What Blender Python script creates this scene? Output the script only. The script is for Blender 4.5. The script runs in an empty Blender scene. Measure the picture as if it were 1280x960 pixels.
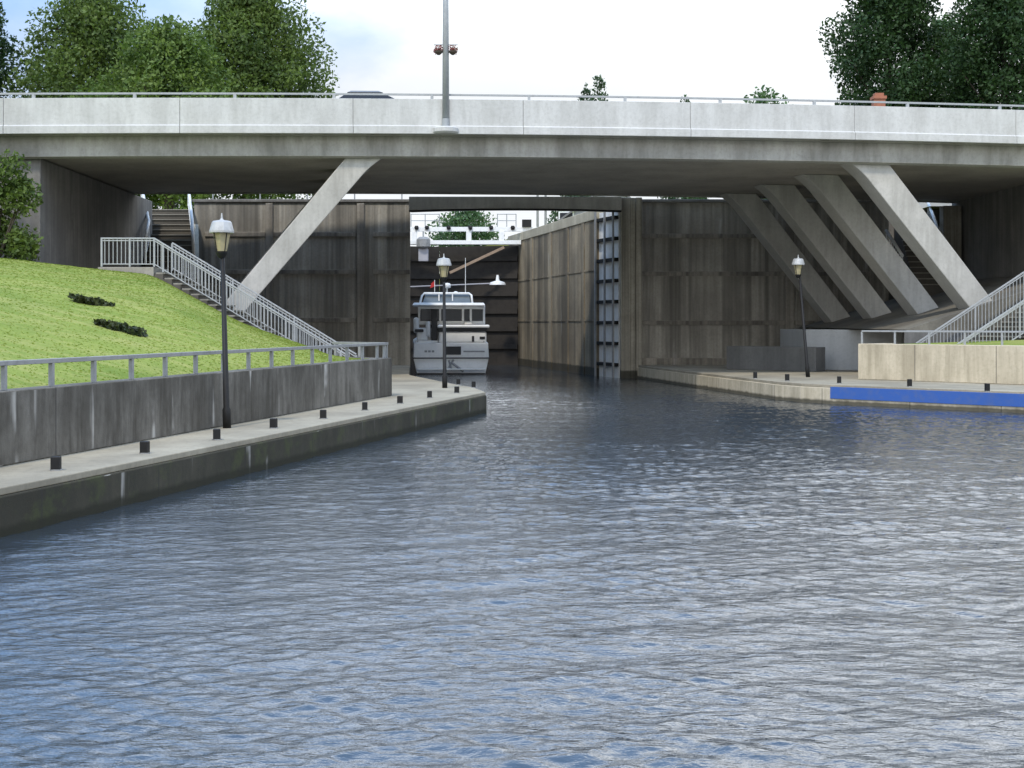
import bpy, bmesh, math, random
import numpy as np
from mathutils import Vector, Matrix
from mathutils.bvhtree import BVHTree

random.seed(7); rng = np.random.default_rng(11)
S = bpy.context.scene
COL = S.collection
R = math.radians
F, HX, HY, CH = 1680.0, 640.0, 404.0, 2.6      # focal length (px), centre column, horizon row, eye height

# ------------------------------------------------------------------ camera
cam_d = bpy.data.cameras.new("camera"); cam = bpy.data.objects.new("camera", cam_d); COL.objects.link(cam)
cam.location = (0, 0, CH); cam.rotation_euler = (R(90), 0, 0)
cam_d.sensor_width = 36; cam_d.lens = 36 * F / 1280; cam_d.shift_y = -(480 - HY) / 1280
cam_d.clip_start = 0.1; cam_d.clip_end = 3000
S.camera = cam

# ------------------------------------------------------------------ sky, sun, exposure
SUN_AZ = (-0.30, -0.954); SUN_EL = 55.0          # horizontal direction towards the sun
W = bpy.data.worlds.new("World"); S.world = W; W.use_nodes = True
nt = W.node_tree; nt.nodes.clear()
def wn(t, **k):
    n = nt.nodes.new(t)
    for a, b in k.items(): setattr(n, a, b)
    return n
sky = wn('ShaderNodeTexSky', sky_type='NISHITA', sun_disc=False, sun_elevation=R(SUN_EL),
         sun_rotation=math.atan2(SUN_AZ[0], SUN_AZ[1]), air_density=1.0, dust_density=1.2, ozone_density=1.5)
bg = wn('ShaderNodeBackground'); bg.inputs['Strength'].default_value = 0.15
cl = wn('ShaderNodeBackground'); cl.inputs['Strength'].default_value = 3.3
geo = wn('ShaderNodeTexCoord')
sep = wn('ShaderNodeSeparateXYZ'); nt.links.new(geo.outputs['Generated'], sep.inputs[0])
mp = wn('ShaderNodeMapping'); mp.inputs['Scale'].default_value = (1.6, 1.6, 3.2); mp.inputs['Location'].default_value = (3.1, 0.4, 1.7)
nt.links.new(geo.outputs['Generated'], mp.inputs[0])
ns = wn('ShaderNodeTexNoise'); ns.inputs['Scale'].default_value = 1.5; ns.inputs['Detail'].default_value = 7; ns.inputs['Roughness'].default_value = 0.55
nt.links.new(mp.outputs[0], ns.inputs['Vector'])
def wmath(op, a, b=None, clamp=False):
    m = wn('ShaderNodeMath', operation=op, use_clamp=clamp)
    for i, v in enumerate((a, b)):
        if v is None: continue
        if isinstance(v, (int, float)): m.inputs[i].default_value = v
        else: nt.links.new(v, m.inputs[i])
    return m.outputs[0]
# more cloud low down and to the right, more open blue high up and to the left
low = wmath('SUBTRACT', 1.0, wmath('MULTIPLY', sep.outputs['Z'], 1.25))
bias = wmath('ADD', wmath('MULTIPLY', wmath('MULTIPLY', sep.outputs['X'], wmath('MULTIPLY', sep.outputs['Y'], 1.5, True)), 1.0), wmath('MULTIPLY', low, 1.12))
cov = wmath('ADD', wmath('MULTIPLY', ns.outputs['Fac'], 1.5), wmath('SUBTRACT', bias, 0.86))
fac = wmath('ADD', wmath('MULTIPLY', wmath('SUBTRACT', cov, 0.10), 2.2, True), 0.0, True)
vc = wn('ShaderNodeMix', data_type='RGBA'); vc.inputs[6].default_value = (0.36, 0.60, 1.02, 1); vc.inputs[7].default_value = (0.93, 0.965, 1, 1)
nt.links.new(fac, vc.inputs[0]); nt.links.new(vc.outputs[2], cl.inputs['Color']); fac = wmath('ADD', wmath('MULTIPLY', fac, 0.45), 0.55, True)
mx = wn('ShaderNodeMixShader'); nt.links.new(fac, mx.inputs[0]); nt.links.new(sky.outputs[0], bg.inputs[0])
nt.links.new(bg.outputs[0], mx.inputs[1]); nt.links.new(cl.outputs[0], mx.inputs[2])
# the cloud bank low over the far bank is thinner lit than the high cloud
mr = wn('ShaderNodeMapRange', interpolation_type='SMOOTHSTEP'); nt.links.new(sep.outputs['Z'], mr.inputs[0])
for i, v in ((1, 0.16), (2, 0.36), (3, 1.2), (4, 3.4)): mr.inputs[i].default_value = v
nt.links.new(wmath('MULTIPLY', mr.outputs[0], wmath('ADD', wmath('MULTIPLY', ns.outputs['Fac'], 0.5), 0.75)), cl.inputs['Strength'])
wo = wn('ShaderNodeOutputWorld'); nt.links.new(mx.outputs[0], wo.inputs[0])

sd = bpy.data.lights.new("sun", 'SUN'); sd.energy = 2.9; sd.angle = R(4); sd.color = (1, 0.92, 0.79)
so = bpy.data.objects.new("sun", sd); COL.objects.link(so)
ce = math.cos(R(SUN_EL))
sv = Vector((SUN_AZ[0] * ce, SUN_AZ[1] * ce, math.sin(R(SUN_EL)))).normalized()
so.rotation_euler = sv.to_track_quat('Z', 'Y').to_euler(); so.location = sv * 200
S.view_settings.view_transform = 'Standard'; S.view_settings.look = 'None'
S.view_settings.exposure = -0.2; S.view_settings.gamma = 1; S.view_settings.use_curve_mapping = False
S.render.engine = 'CYCLES'; S.cycles.max_bounces = 6; S.cycles.transparent_max_bounces = 8
S.cycles.caustics_reflective = True; S.cycles.blur_glossy = 1.0; S.cycles.sample_clamp_indirect = 3.0; S.cycles.caustics_refractive = False

# ------------------------------------------------------------------ node helpers / materials
class NB:
    def __init__(s, name):
        s.m = bpy.data.materials.new(name); s.m.use_nodes = True
        s.t = s.m.node_tree; s.t.nodes.clear()
        s.out = s.n('ShaderNodeOutputMaterial')
    def n(s, t, **k):
        x = s.t.nodes.new(t)
        for a, b in k.items(): setattr(x, a, b)
        return x
    def l(s, a, b): s.t.links.new(a, b)
    def put(s, sock, v):
        if isinstance(v, (int, float)): sock.default_value = v
        elif isinstance(v, (tuple, list)): sock.default_value = tuple(v) + ((1,) if len(v) == 3 and sock.type == 'RGBA' else ())
        else: s.l(v, sock)
    def math(s, op, a, b=0.0, clamp=False):
        x = s.n('ShaderNodeMath', operation=op, use_clamp=clamp); s.put(x.inputs[0], a); s.put(x.inputs[1], b); return x.outputs[0]
    def vmul(s, v, sc):
        x = s.n('ShaderNodeVectorMath', operation='MULTIPLY'); s.l(v, x.inputs[0]); x.inputs[1].default_value = sc; return x.outputs[0]
    def noise(s, v, scale=1.0, detail=4, rough=0.55, dist=0.0):
        x = s.n('ShaderNodeTexNoise'); s.l(v, x.inputs['Vector'])
        x.inputs['Scale'].default_value = scale; x.inputs['Detail'].default_value = detail
        x.inputs['Roughness'].default_value = rough; x.inputs['Distortion'].default_value = dist
        return x.outputs['Fac']
    def ramp(s, f, a, b):
        x = s.n('ShaderNodeMapRange', interpolation_type='SMOOTHSTEP'); s.l(f, x.inputs[0])
        x.inputs[1].default_value = a; x.inputs[2].default_value = b; return x.outputs[0]
    def mix(s, f, a, b, mode='MIX'):
        x = s.n('ShaderNodeMix', data_type='RGBA', blend_type=mode)
        s.put(x.inputs[0], f); s.put(x.inputs[6], a); s.put(x.inputs[7], b); return x.outputs[2]
    def wall(s):
        """position, and (length along the wall, height, facing) for streaks that run down vertical faces"""
        g = s.n('ShaderNodeNewGeometry'); P = s.n('ShaderNodeSeparateXYZ'); N = s.n('ShaderNodeSeparateXYZ')
        s.l(g.outputs['Position'], P.inputs[0]); s.l(g.outputs['True Normal'], N.inputs[0])
        u = s.math('SUBTRACT', s.math('MULTIPLY', P.outputs[1], N.outputs[0]), s.math('MULTIPLY', P.outputs[0], N.outputs[1]))
        c = s.n('ShaderNodeCombineXYZ'); s.l(u, c.inputs[0]); s.l(P.outputs[2], c.inputs[1]); s.l(s.math('MULTIPLY', N.outputs[0], 3.0), c.inputs[2])
        return g.outputs['Position'], c.outputs[0], u, P.outputs[2], N.outputs[2]
    def bsdf(s, col, rough=0.8, bump=None, bdist=0.01, bstr=1.0, metal=0.0, spec=0.5, **k):
        p = s.n('ShaderNodeBsdfPrincipled'); s.put(p.inputs['Base Color'], col); s.put(p.inputs['Roughness'], rough)
        p.inputs['Metallic'].default_value = metal; p.inputs['Specular IOR Level'].default_value = spec
        if bump is not None:
            b = s.n('ShaderNodeBump'); b.inputs['Distance'].default_value = bdist; b.inputs['Strength'].default_value = bstr
            s.l(bump, b.inputs['Height']); s.l(b.outputs[0], p.inputs['Normal'])
        s.l(p.outputs[0], s.out.inputs[0]); s.p = p
        return s.m

def concrete(name, light, dark, stain=(0.06, 0.055, 0.045), streak=0.5, su=1.6, sz=0.13, white=0.0, joint=0, jw=0.03,
             rib=0.0, wet=0.0, rough=0.9, moss=0.0, lo=0.36, hi=0.64):
    b = NB(name); P, V, u, z, nz = b.wall()
    big = b.noise(P, 0.55, 6, 0.6); fine = b.noise(P, 9, 5, 0.7); grit = b.noise(P, 45, 3, 0.6)
    c = b.mix(b.ramp(big, 0.3, 0.7), dark, light)
    c = b.mix(b.math('MULTIPLY', b.ramp(fine, 0.42, 0.75), 0.28), c, stain)
    st = b.noise(b.vmul(V, (su, sz, 1)), 1.0, 6, 0.62, 0.15)
    st2 = b.noise(b.vmul(V, (su * 4.3, sz * 1.6, 1)), 1.0, 4, 0.6)
    vert = b.math('SUBTRACT', 1.0, b.math('ABSOLUTE', nz), True)
    sf = b.math('MULTIPLY', b.math('ADD', b.math('MULTIPLY', b.ramp(st, lo, hi), 0.65), b.math('MULTIPLY', b.ramp(st2, 0.4, 0.7), 0.35)), b.math('MULTIPLY', vert, streak))
    c = b.mix(sf, c, stain)
    if moss: c = b.mix(b.math('MULTIPLY', b.ramp(b.noise(P, 1.7, 6, 0.7), 0.5, 0.68), moss), c, (0.07, 0.085, 0.03))
    if white:
        wv = b.noise(b.vmul(V, (2.4, 0.22, 1)), 1.0, 3, 0.5); wz = b.noise(b.vmul(V, (0.7, 0.9, 2)), 1.0, 3, 0.5)
        wf = b.math('MULTIPLY', b.ramp(wv, 0.63, 0.72), b.math('MULTIPLY', b.ramp(wz, 0.42, 0.6), b.math('MULTIPLY', vert, white)))
        c = b.mix(wf, c, (0.5, 0.48, 0.44))
    if joint:
        fr = b.math('FRACT', b.math('DIVIDE', u, joint))
        jm = b.math('MULTIPLY', b.math('LESS_THAN', fr, jw / joint), vert)
        c = b.mix(b.math('MULTIPLY', jm, 0.7), c, (0.035, 0.032, 0.03))
    if wet:
        e = b.math('ADD', b.math('MULTIPLY', b.noise(b.vmul(V, (3, 1, 1)), 1, 4), 0.12), wet - 0.06)
        c = b.mix(b.math('MULTIPLY', b.math('MULTIPLY', b.math('SUBTRACT', e, z), 14, True), 0.82), c, (0.022, 0.022, 0.014))
    h = b.math('ADD', b.math('MULTIPLY', fine, 0.8), b.math('MULTIPLY', grit, 0.5))
    if rib: h = b.math('ADD', h, b.math('MULTIPLY', b.math('SINE', b.math('MULTIPLY', u, 2 * math.pi / rib)), b.math('MULTIPLY', vert, 1.6)))
    if rib:
        sl = b.math('FLOOR', b.math('DIVIDE', u, rib)); wnz = b.n('ShaderNodeTexWhiteNoise', noise_dimensions='1D'); b.l(sl, wnz.inputs['W'])
        c = b.mix(b.math('MULTIPLY', b.math('MULTIPLY', wnz.outputs['Value'], vert), 0.38), c, stain)
    return b.bsdf(c, rough, h, 0.012, 0.6, spec=0.25)

def plain(name, col, rough=0.6, metal=0.0, var=0.25, scale=6, spec=0.5, dirt=(0.05, 0.045, 0.04)):
    b = NB(name); P, V, u, z, nz = b.wall()
    n = b.noise(P, scale, 5, 0.65)
    c = b.mix(b.math('MULTIPLY', b.ramp(n, 0.4, 0.75), var), col, dirt)
    r = b.math('ADD', b.math('MULTIPLY', n, 0.25), rough - 0.12)
    return b.bsdf(c, r, b.noise(P, scale * 8, 3), 0.002, 0.4, metal, spec)

def leaves(name, a, c2, dark, trans=0.35, clump=0.5):
    b = NB(name); g = b.n('ShaderNodeNewGeometry')
    n = b.noise(g.outputs['Position'], clump, 3, 0.6)
    c = b.mix(b.ramp(n, 0.38, 0.62), a, c2)
    c = b.mix(b.math('MULTIPLY', b.ramp(g.outputs['Random Per Island'], 0.35, 1.0), 0.6), c, dark)
    d = b.n('ShaderNodeBsdfPrincipled'); b.l(c, d.inputs['Base Color']); d.inputs['Roughness'].default_value = 0.55
    d.inputs['Specular IOR Level'].default_value = 0.25
    t = b.n('ShaderNodeBsdfTranslucent'); b.l(b.mix(1.0, c, (1.2, 1.25, 0.7), 'MULTIPLY'), t.inputs[0])
    m = b.n('ShaderNodeMixShader'); m.inputs[0].default_value = trans; b.l(d.outputs[0], m.inputs[1]); b.l(t.outputs[0], m.inputs[2])
    b.l(m.outputs[0], b.out.inputs[0]); return b.m

M = {}
M['parapet'] = concrete('pale_parapet_concrete', (0.58, 0.575, 0.55), (0.52, 0.515, 0.495), (0.27, 0.26, 0.235), 0.4, 1.4, 0.4)
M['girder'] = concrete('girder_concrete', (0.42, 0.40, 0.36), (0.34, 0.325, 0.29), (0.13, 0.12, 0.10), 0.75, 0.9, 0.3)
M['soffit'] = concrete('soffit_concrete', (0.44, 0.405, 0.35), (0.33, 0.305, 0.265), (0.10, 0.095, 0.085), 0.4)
M['leg'] = concrete('leg_concrete', (0.50, 0.48, 0.44), (0.40, 0.385, 0.35), (0.22, 0.21, 0.185), 0.5, 1.6, 0.35)
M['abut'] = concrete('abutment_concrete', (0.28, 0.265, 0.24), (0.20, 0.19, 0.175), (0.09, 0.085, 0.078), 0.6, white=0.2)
M['lockwall'] = concrete('old_lock_wall_concrete', (0.54, 0.50, 0.425), (0.37, 0.34, 0.29), (0.10, 0.092, 0.078), 0.8, 1.1, 0.045, 0.5, rib=0.3, wet=0.35, lo=0.38, hi=0.6)
M['band'] = concrete('lock_wall_band_concrete', (0.40, 0.36, 0.30), (0.24, 0.215, 0.18), (0.07, 0.063, 0.053), 0.85, 1.6, 0.06, 0.3)
M['lockside'] = concrete('chamber_wall_concrete', (0.40, 0.325, 0.215), (0.25, 0.205, 0.14), (0.05, 0.042, 0.031), 0.9, 0.7, 0.04, 0.5, rib=1.7, wet=0.45, lo=0.4, hi=0.62)
M['coping'] = concrete('pale_coping_stone', (0.50, 0.45, 0.33), (0.38, 0.34, 0.25), (0.18, 0.16, 0.12), 0.4)
M['pier'] = concrete('lock_pier_concrete', (0.52, 0.48, 0.39), (0.34, 0.31, 0.25), (0.08, 0.07, 0.055), 0.8, 2.6, 0.05, 0.3, wet=0.4)
M['quaydark'] = concrete('weathered_quay_concrete', (0.075, 0.068, 0.05), (0.038, 0.035, 0.025), (0.035, 0.034, 0.026), 0.8, 1.3, 0.5, 0.9, joint=3.05, wet=0.16, moss=0.45)
M['wallgrey'] = concrete('weathered_retaining_concrete', (0.205, 0.19, 0.165), (0.09, 0.083, 0.07), (0.042, 0.037, 0.029), 0.85, 1.6, 0.4, 0.9, joint=6.1)
M['quaytop'] = concrete('worn_quay_paving', (0.37, 0.33, 0.25), (0.25, 0.222, 0.168), (0.12, 0.106, 0.08), 0.3, joint=0)
M['cream'] = concrete('cream_quay_concrete', (0.62, 0.545, 0.41), (0.50, 0.435, 0.32), (0.24, 0.205, 0.14), 0.65, 1.7, 0.25, 0.0, joint=2.9, wet=0.16)
M['blue'] = plain('blue_fender_paint', (0.028, 0.095, 0.34), 0.6, var=0.45, scale=4, dirt=(0.10, 0.13, 0.22))
M['darkblock'] = concrete('dark_block_concrete', (0.17, 0.165, 0.155), (0.13, 0.127, 0.12), (0.06, 0.06, 0.055), 0.4)
M['paleblock'] = concrete('pale_thrust_block_concrete', (0.50, 0.505, 0.5), (0.44, 0.445, 0.44), (0.28, 0.28, 0.27), 0.3)
M['slope'] = concrete('slope_paving', (0.2, 0.185, 0.15), (0.12, 0.11, 0.092), (0.05, 0.045, 0.037), 0.2)
M['step'] = concrete('stair_concrete', (0.36, 0.335, 0.28), (0.27, 0.25, 0.21), (0.12, 0.11, 0.09), 0.5)
M['riser'] = concrete('shaded_stair_risers', (0.14, 0.125, 0.10), (0.10, 0.09, 0.075), (0.05, 0.045, 0.04), 0.4)  # stair concrete darkened to paint in the shade lines under the treads
M['galv'] = plain('galvanised_rail_steel', (0.35, 0.36, 0.36), 0.55, 0.2, 0.2)
M['railgrey'] = plain('grey_painted_rail', (0.27, 0.27, 0.265), 0.55, 0.1, 0.3)
M['white'] = plain('white_paint', (0.78, 0.78, 0.76), 0.45, 0, 0.12)
M['black'] = plain('black_paint', (0.010, 0.010, 0.010), 0.6, 0, 0.25, spec=0.3, dirt=(0.035, 0.03, 0.025))
M['lampcap'] = plain('weathered_lamp_cap', (0.42, 0.42, 0.41), 0.5, 0.2, 0.3)
M['lampglass'] = plain('amber_lamp_glass', (0.36, 0.31, 0.18), 0.25, 0, 0.4)
M['pole'] = plain('grey_pole_steel', (0.33, 0.345, 0.35), 0.5, 0.3, 0.2)
M['gelcoat'] = plain('white_gelcoat', (0.85, 0.85, 0.83), 0.3, 0, 0.10, 3)
M['boatgrey'] = plain('boat_canvas_grey', (0.34, 0.34, 0.34), 0.8, 0, 0.2)
M['boatdark'] = plain('boat_dark_trim', (0.02, 0.02, 0.022), 0.5, 0, 0.2)
M['timber'] = plain('wet_gate_timber', (0.026, 0.021, 0.016), 0.75, 0, 0.6, 2.5, dirt=(0.01, 0.008, 0.007))
M['pinkwood'] = plain('pale_brown_wood', (0.30, 0.21, 0.14), 0.7, 0, 0.3)
M['brick'] = plain('orange_brick', (0.34, 0.13, 0.075), 0.85, 0, 0.35, 5)
M['roof'] = plain('grey_roof_shingle', (0.17, 0.165, 0.17), 0.85, 0, 0.3, 3)
M['siding'] = plain('lilac_grey_siding', (0.36, 0.35, 0.37), 0.8, 0, 0.15, 2)
M['tyre'] = plain('tyre_rubber', (0.015, 0.015, 0.015), 0.8)
M['carpaint'] = plain('grey_car_paint', (0.17, 0.175, 0.18), 0.3, 0.3, 0.05)
M['red'] = plain('red_cloth', (0.5, 0.03, 0.03), 0.8)
M['bark'] = plain('tree_bark', (0.07, 0.055, 0.04), 0.9, 0, 0.6, 4)
M['soil'] = plain('bare_soil', (0.09, 0.07, 0.045), 0.95, 0, 0.4)
M['asphalt'] = plain('asphalt', (0.055, 0.055, 0.055), 0.9, 0, 0.2, 8)
def glassy(name, col, rough=0.05):
    b = NB(name); g = b.n('ShaderNodeNewGeometry'); n = b.noise(g.outputs['Position'], 3, 2)
    return b.bsdf(b.mix(n, col, tuple(c * 0.6 for c in col)), rough, spec=0.35)
M['glass'] = glassy('dark_window_glass', (0.022, 0.026, 0.032))
M['paleglass'] = glassy('pale_screen_glass', (0.16, 0.19, 0.21), 0.08)
M['leaf_mid'] = leaves('mid_green_leaves', (0.08, 0.125, 0.033), (0.15, 0.21, 0.052), (0.022, 0.042, 0.014), clump=0.45)
M['leaf_light'] = leaves('light_green_leaves', (0.095, 0.155, 0.035), (0.16, 0.225, 0.055), (0.04, 0.07, 0.02), clump=0.5)
M['leaf_dark'] = leaves('dark_green_leaves', (0.028, 0.058, 0.020), (0.042, 0.085, 0.024), (0.010, 0.022, 0.009), 0.25)
M['leaf_blue'] = leaves('bluish_green_leaves', (0.07, 0.13, 0.06), (0.10, 0.17, 0.07), (0.03, 0.06, 0.03), 0.3)
M['needle'] = leaves('conifer_needles', (0.05, 0.09, 0.045), (0.065, 0.12, 0.05), (0.02, 0.04, 0.02), 0.2)
M['juniper'] = leaves('dark_juniper', (0.028, 0.045, 0.014), (0.05, 0.06, 0.02), (0.012, 0.016, 0.008), 0.15, 2.0)
M['flowers'] = leaves('red_flowers', (0.30, 0.05, 0.06), (0.22, 0.10, 0.06), (0.06, 0.07, 0.03), 0.2, 3.0)

def mat_grass(name, a, c2, y, up=False):
    b = NB(name); g = b.n('ShaderNodeNewGeometry'); P = g.outputs['Position']
    n1 = b.noise(P, 0.22, 4, 0.6); n2 = b.noise(b.vmul(P, (0.5, 1.6, 1)), 1.1, 5, 0.65); n3 = b.noise(P, 16, 4, 0.7); n4 = b.noise(P, 60, 2, 0.7)
    c = b.mix(b.ramp(n1, 0.36, 0.64), a, c2)
    c = b.mix(b.math('MULTIPLY', b.ramp(n2, 0.42, 0.66), 0.75), c, y)
    c = b.mix(b.math('MULTIPLY', b.ramp(n3, 0.4, 0.75), 0.35), c, (0.05, 0.10, 0.015))
    m = b.bsdf(c, 0.9, None if up else b.math('ADD', n3, n4), 0.02, 0.6, spec=0.15)
    if up:
        v = b.n('ShaderNodeCombineXYZ'); v.inputs[2].default_value = 1.0; b.l(v.outputs[0], b.p.inputs['Normal'])
    return m
M['grass'] = mat_grass('mown_grass', (0.155, 0.215, 0.035), (0.23, 0.275, 0.055), (0.32, 0.32, 0.10))
M['blade'] = leaves('grass_blades', (0.185, 0.24, 0.04), (0.27, 0.30, 0.075), (0.18, 0.23, 0.04), 0.5, 0.2)

def mat_water():
    b = NB('river_water'); g = b.n('ShaderNodeNewGeometry'); P = g.outputs['Position']
    n1 = b.noise(b.vmul(P, (0.8, 2.2, 1)), 5, 4, 0.6, 0.3); n2 = b.noise(b.vmul(P, (1, 2.2, 1)), 17, 3, 0.6)
    h = b.math('ADD', b.math('MULTIPLY', n1, 0.015), b.math('MULTIPLY', n2, 0.003))
    m = b.bsdf((0.026, 0.036, 0.046), 0.04, h, 1.0, 1.0, spec=0.5); b.p.inputs['IOR'].default_value = 1.85
    return m
M['water'] = mat_water()

# ------------------------------------------------------------------ mesh helpers
def at(px, py, Y): return Vector(((px - HX) * Y / F, Y, CH + (HY - py) * Y / F))
def new(): return bmesh.new()
def face(bm, pts):
    return bm.faces.new([bm.verts.new(p) for p in pts])
def hexa(bm, b4, t4):
    """solid from four bottom and four top points (same winding)"""
    v = [bm.verts.new(p) for p in list(b4) + list(t4)]
    for f in ((3, 2, 1, 0), (4, 5, 6, 7), (0, 1, 5, 4), (1, 2, 6, 5), (2, 3, 7, 6), (3, 0, 4, 7)):
        bm.faces.new([v[i] for i in f])
def box(bm, x0, x1, y0, y1, z0, z1):
    hexa(bm, [(x0, y0, z0), (x1, y0, z0), (x1, y1, z0), (x0, y1, z0)], [(x0, y0, z1), (x1, y0, z1), (x1, y1, z1), (x0, y1, z1)])
def prism(bm, pts, z0, z1):
    n = len(pts)
    z0 = z0 if isinstance(z0, (list, tuple)) else [z0] * n
    z1 = z1 if isinstance(z1, (list, tuple)) else [z1] * n
    lo = [bm.verts.new((p[0], p[1], z0[i])) for i, p in enumerate(pts)]
    hi = [bm.verts.new((p[0], p[1], z1[i])) for i, p in enumerate(pts)]
    bm.faces.new(lo[::-1]); bm.faces.new(hi)
    for i in range(n): bm.faces.new((lo[i], lo[(i + 1) % n], hi[(i + 1) % n], hi[i]))
def extrude(bm, pts, vec):
    """closed polygon of 3D points swept by a vector"""
    n = len(pts); vec = Vector(vec)
    a = [bm.verts.new(p) for p in pts]; b = [bm.verts.new(Vector(p) + vec) for p in pts]
    bm.faces.new(a); bm.faces.new(b[::-1])
    for i in range(n): bm.faces.new((a[(i + 1) % n], a[i], b[i], b[(i + 1) % n]))
def beam(bm, p, q, w, h):
    p, q = Vector(p), Vector(q); d = (q - p).normalized()
    up = Vector((0, 0, 1)) if abs(d.z) < 0.95 else Vector((0, 1, 0))
    s = d.cross(up).normalized() * w / 2; u = s.cross(d).normalized() * h / 2
    hexa(bm, [p - s - u, p + s - u, q + s - u, q - s - u], [p - s + u, p + s + u, q + s + u, q - s + u])
def tube(bm, pts, r, n=8, cap=True):
    pts = [Vector(p) for p in pts]; m = len(pts)
    rs = r if isinstance(r, (list, tuple)) else [r] * m
    rings = []; ref = None
    for i, p in enumerate(pts):
        d = (pts[min(i + 1, m - 1)] - pts[max(i - 1, 0)]).normalized()
        if ref is None: ref = Vector((1, 0, 0)) if abs(d.x) < 0.8 else Vector((0, 1, 0))
        a = (ref - d * ref.dot(d)).normalized(); b = d.cross(a); ref = a
        rings.append([bm.verts.new(p + (a * math.cos(2 * math.pi * k / n) + b * math.sin(2 * math.pi * k / n)) * rs[i]) for k in range(n)])
    for i in range(m - 1):
        for k in range(n): bm.faces.new((rings[i][k], rings[i][(k + 1) % n], rings[i + 1][(k + 1) % n], rings[i + 1][k]))
    if cap: bm.faces.new(rings[0][::-1]); bm.faces.new(rings[-1])
def lathe(bm, prof, n=16, c=(0, 0, 0)):
    c = Vector(c); rings = [[bm.verts.new(c + Vector((r * math.cos(2 * math.pi * k / n), r * math.sin(2 * math.pi * k / n), z))) for k in range(n)] for r, z in prof]
    for i in range(len(prof) - 1):
        for k in range(n): bm.faces.new((rings[i][k], rings[i][(k + 1) % n], rings[i + 1][(k + 1) % n], rings[i + 1][k]))
    bm.faces.new(rings[0][::-1]); bm.faces.new(rings[-1])
def obj(name, bm, mat, parent=None, bevel=0.0, smooth=False, fix=True):
    if fix: bmesh.ops.recalc_face_normals(bm, faces=bm.faces)
    me = bpy.data.meshes.new(name); bm.to_mesh(me); bm.free()
    o = bpy.data.objects.new(name, me); COL.objects.link(o); me.materials.append(mat)
    if parent is not None: o.parent = parent
    if smooth:
        for p in me.polygons: p.use_smooth = True
    if bevel:
        md = o.modifiers.new('bevel', 'BEVEL'); md.width = bevel; md.segments = 2; md.limit_method = 'ANGLE'; md.angle_limit = R(40)
    return o
def tag(o, label, cat, group=None):
    o['label'] = label; o['category'] = cat
    if group: o['group'] = group
    return o
def thing(name, label, cat, loc=(0, 0, 0), rz=0.0, group=None):
    o = bpy.data.objects.new(name, None); COL.objects.link(o); o.location = loc; o.rotation_euler = (0, 0, rz)
    o.empty_display_size = 0.2
    return tag(o, label, cat, group)
def structure(o, kind='structure'): o['kind'] = kind; return o
def copy_tree(o, parent=None):
    c = o.copy(); COL.objects.link(c)
    if parent is not None: c.parent = parent
    for ch in list(o.children): copy_tree(ch, c)
    return c
def np_mesh(name, verts, faces, mat, parent=None, smooth=False):
    """verts (n,3); faces (m,k) equal sized"""
    me = bpy.data.meshes.new(name); k = faces.shape[1]
    me.vertices.add(len(verts)); me.vertices.foreach_set('co', np.ascontiguousarray(verts, np.float32).ravel())
    me.loops.add(faces.size); me.loops.foreach_set('vertex_index', np.ascontiguousarray(faces, np.int32).ravel())
    me.polygons.add(len(faces)); me.polygons.foreach_set('loop_start', np.arange(0, faces.size, k, dtype=np.int32))
    me.polygons.foreach_set('loop_total', np.full(len(faces), k, np.int32))
    if smooth: me.polygons.foreach_set('use_smooth', np.ones(len(faces), bool))
    me.update(calc_edges=True); me.validate()
    o = bpy.data.objects.new(name, me); COL.objects.link(o); me.materials.append(mat)
    if parent is not None: o.parent = parent
    return o

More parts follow.
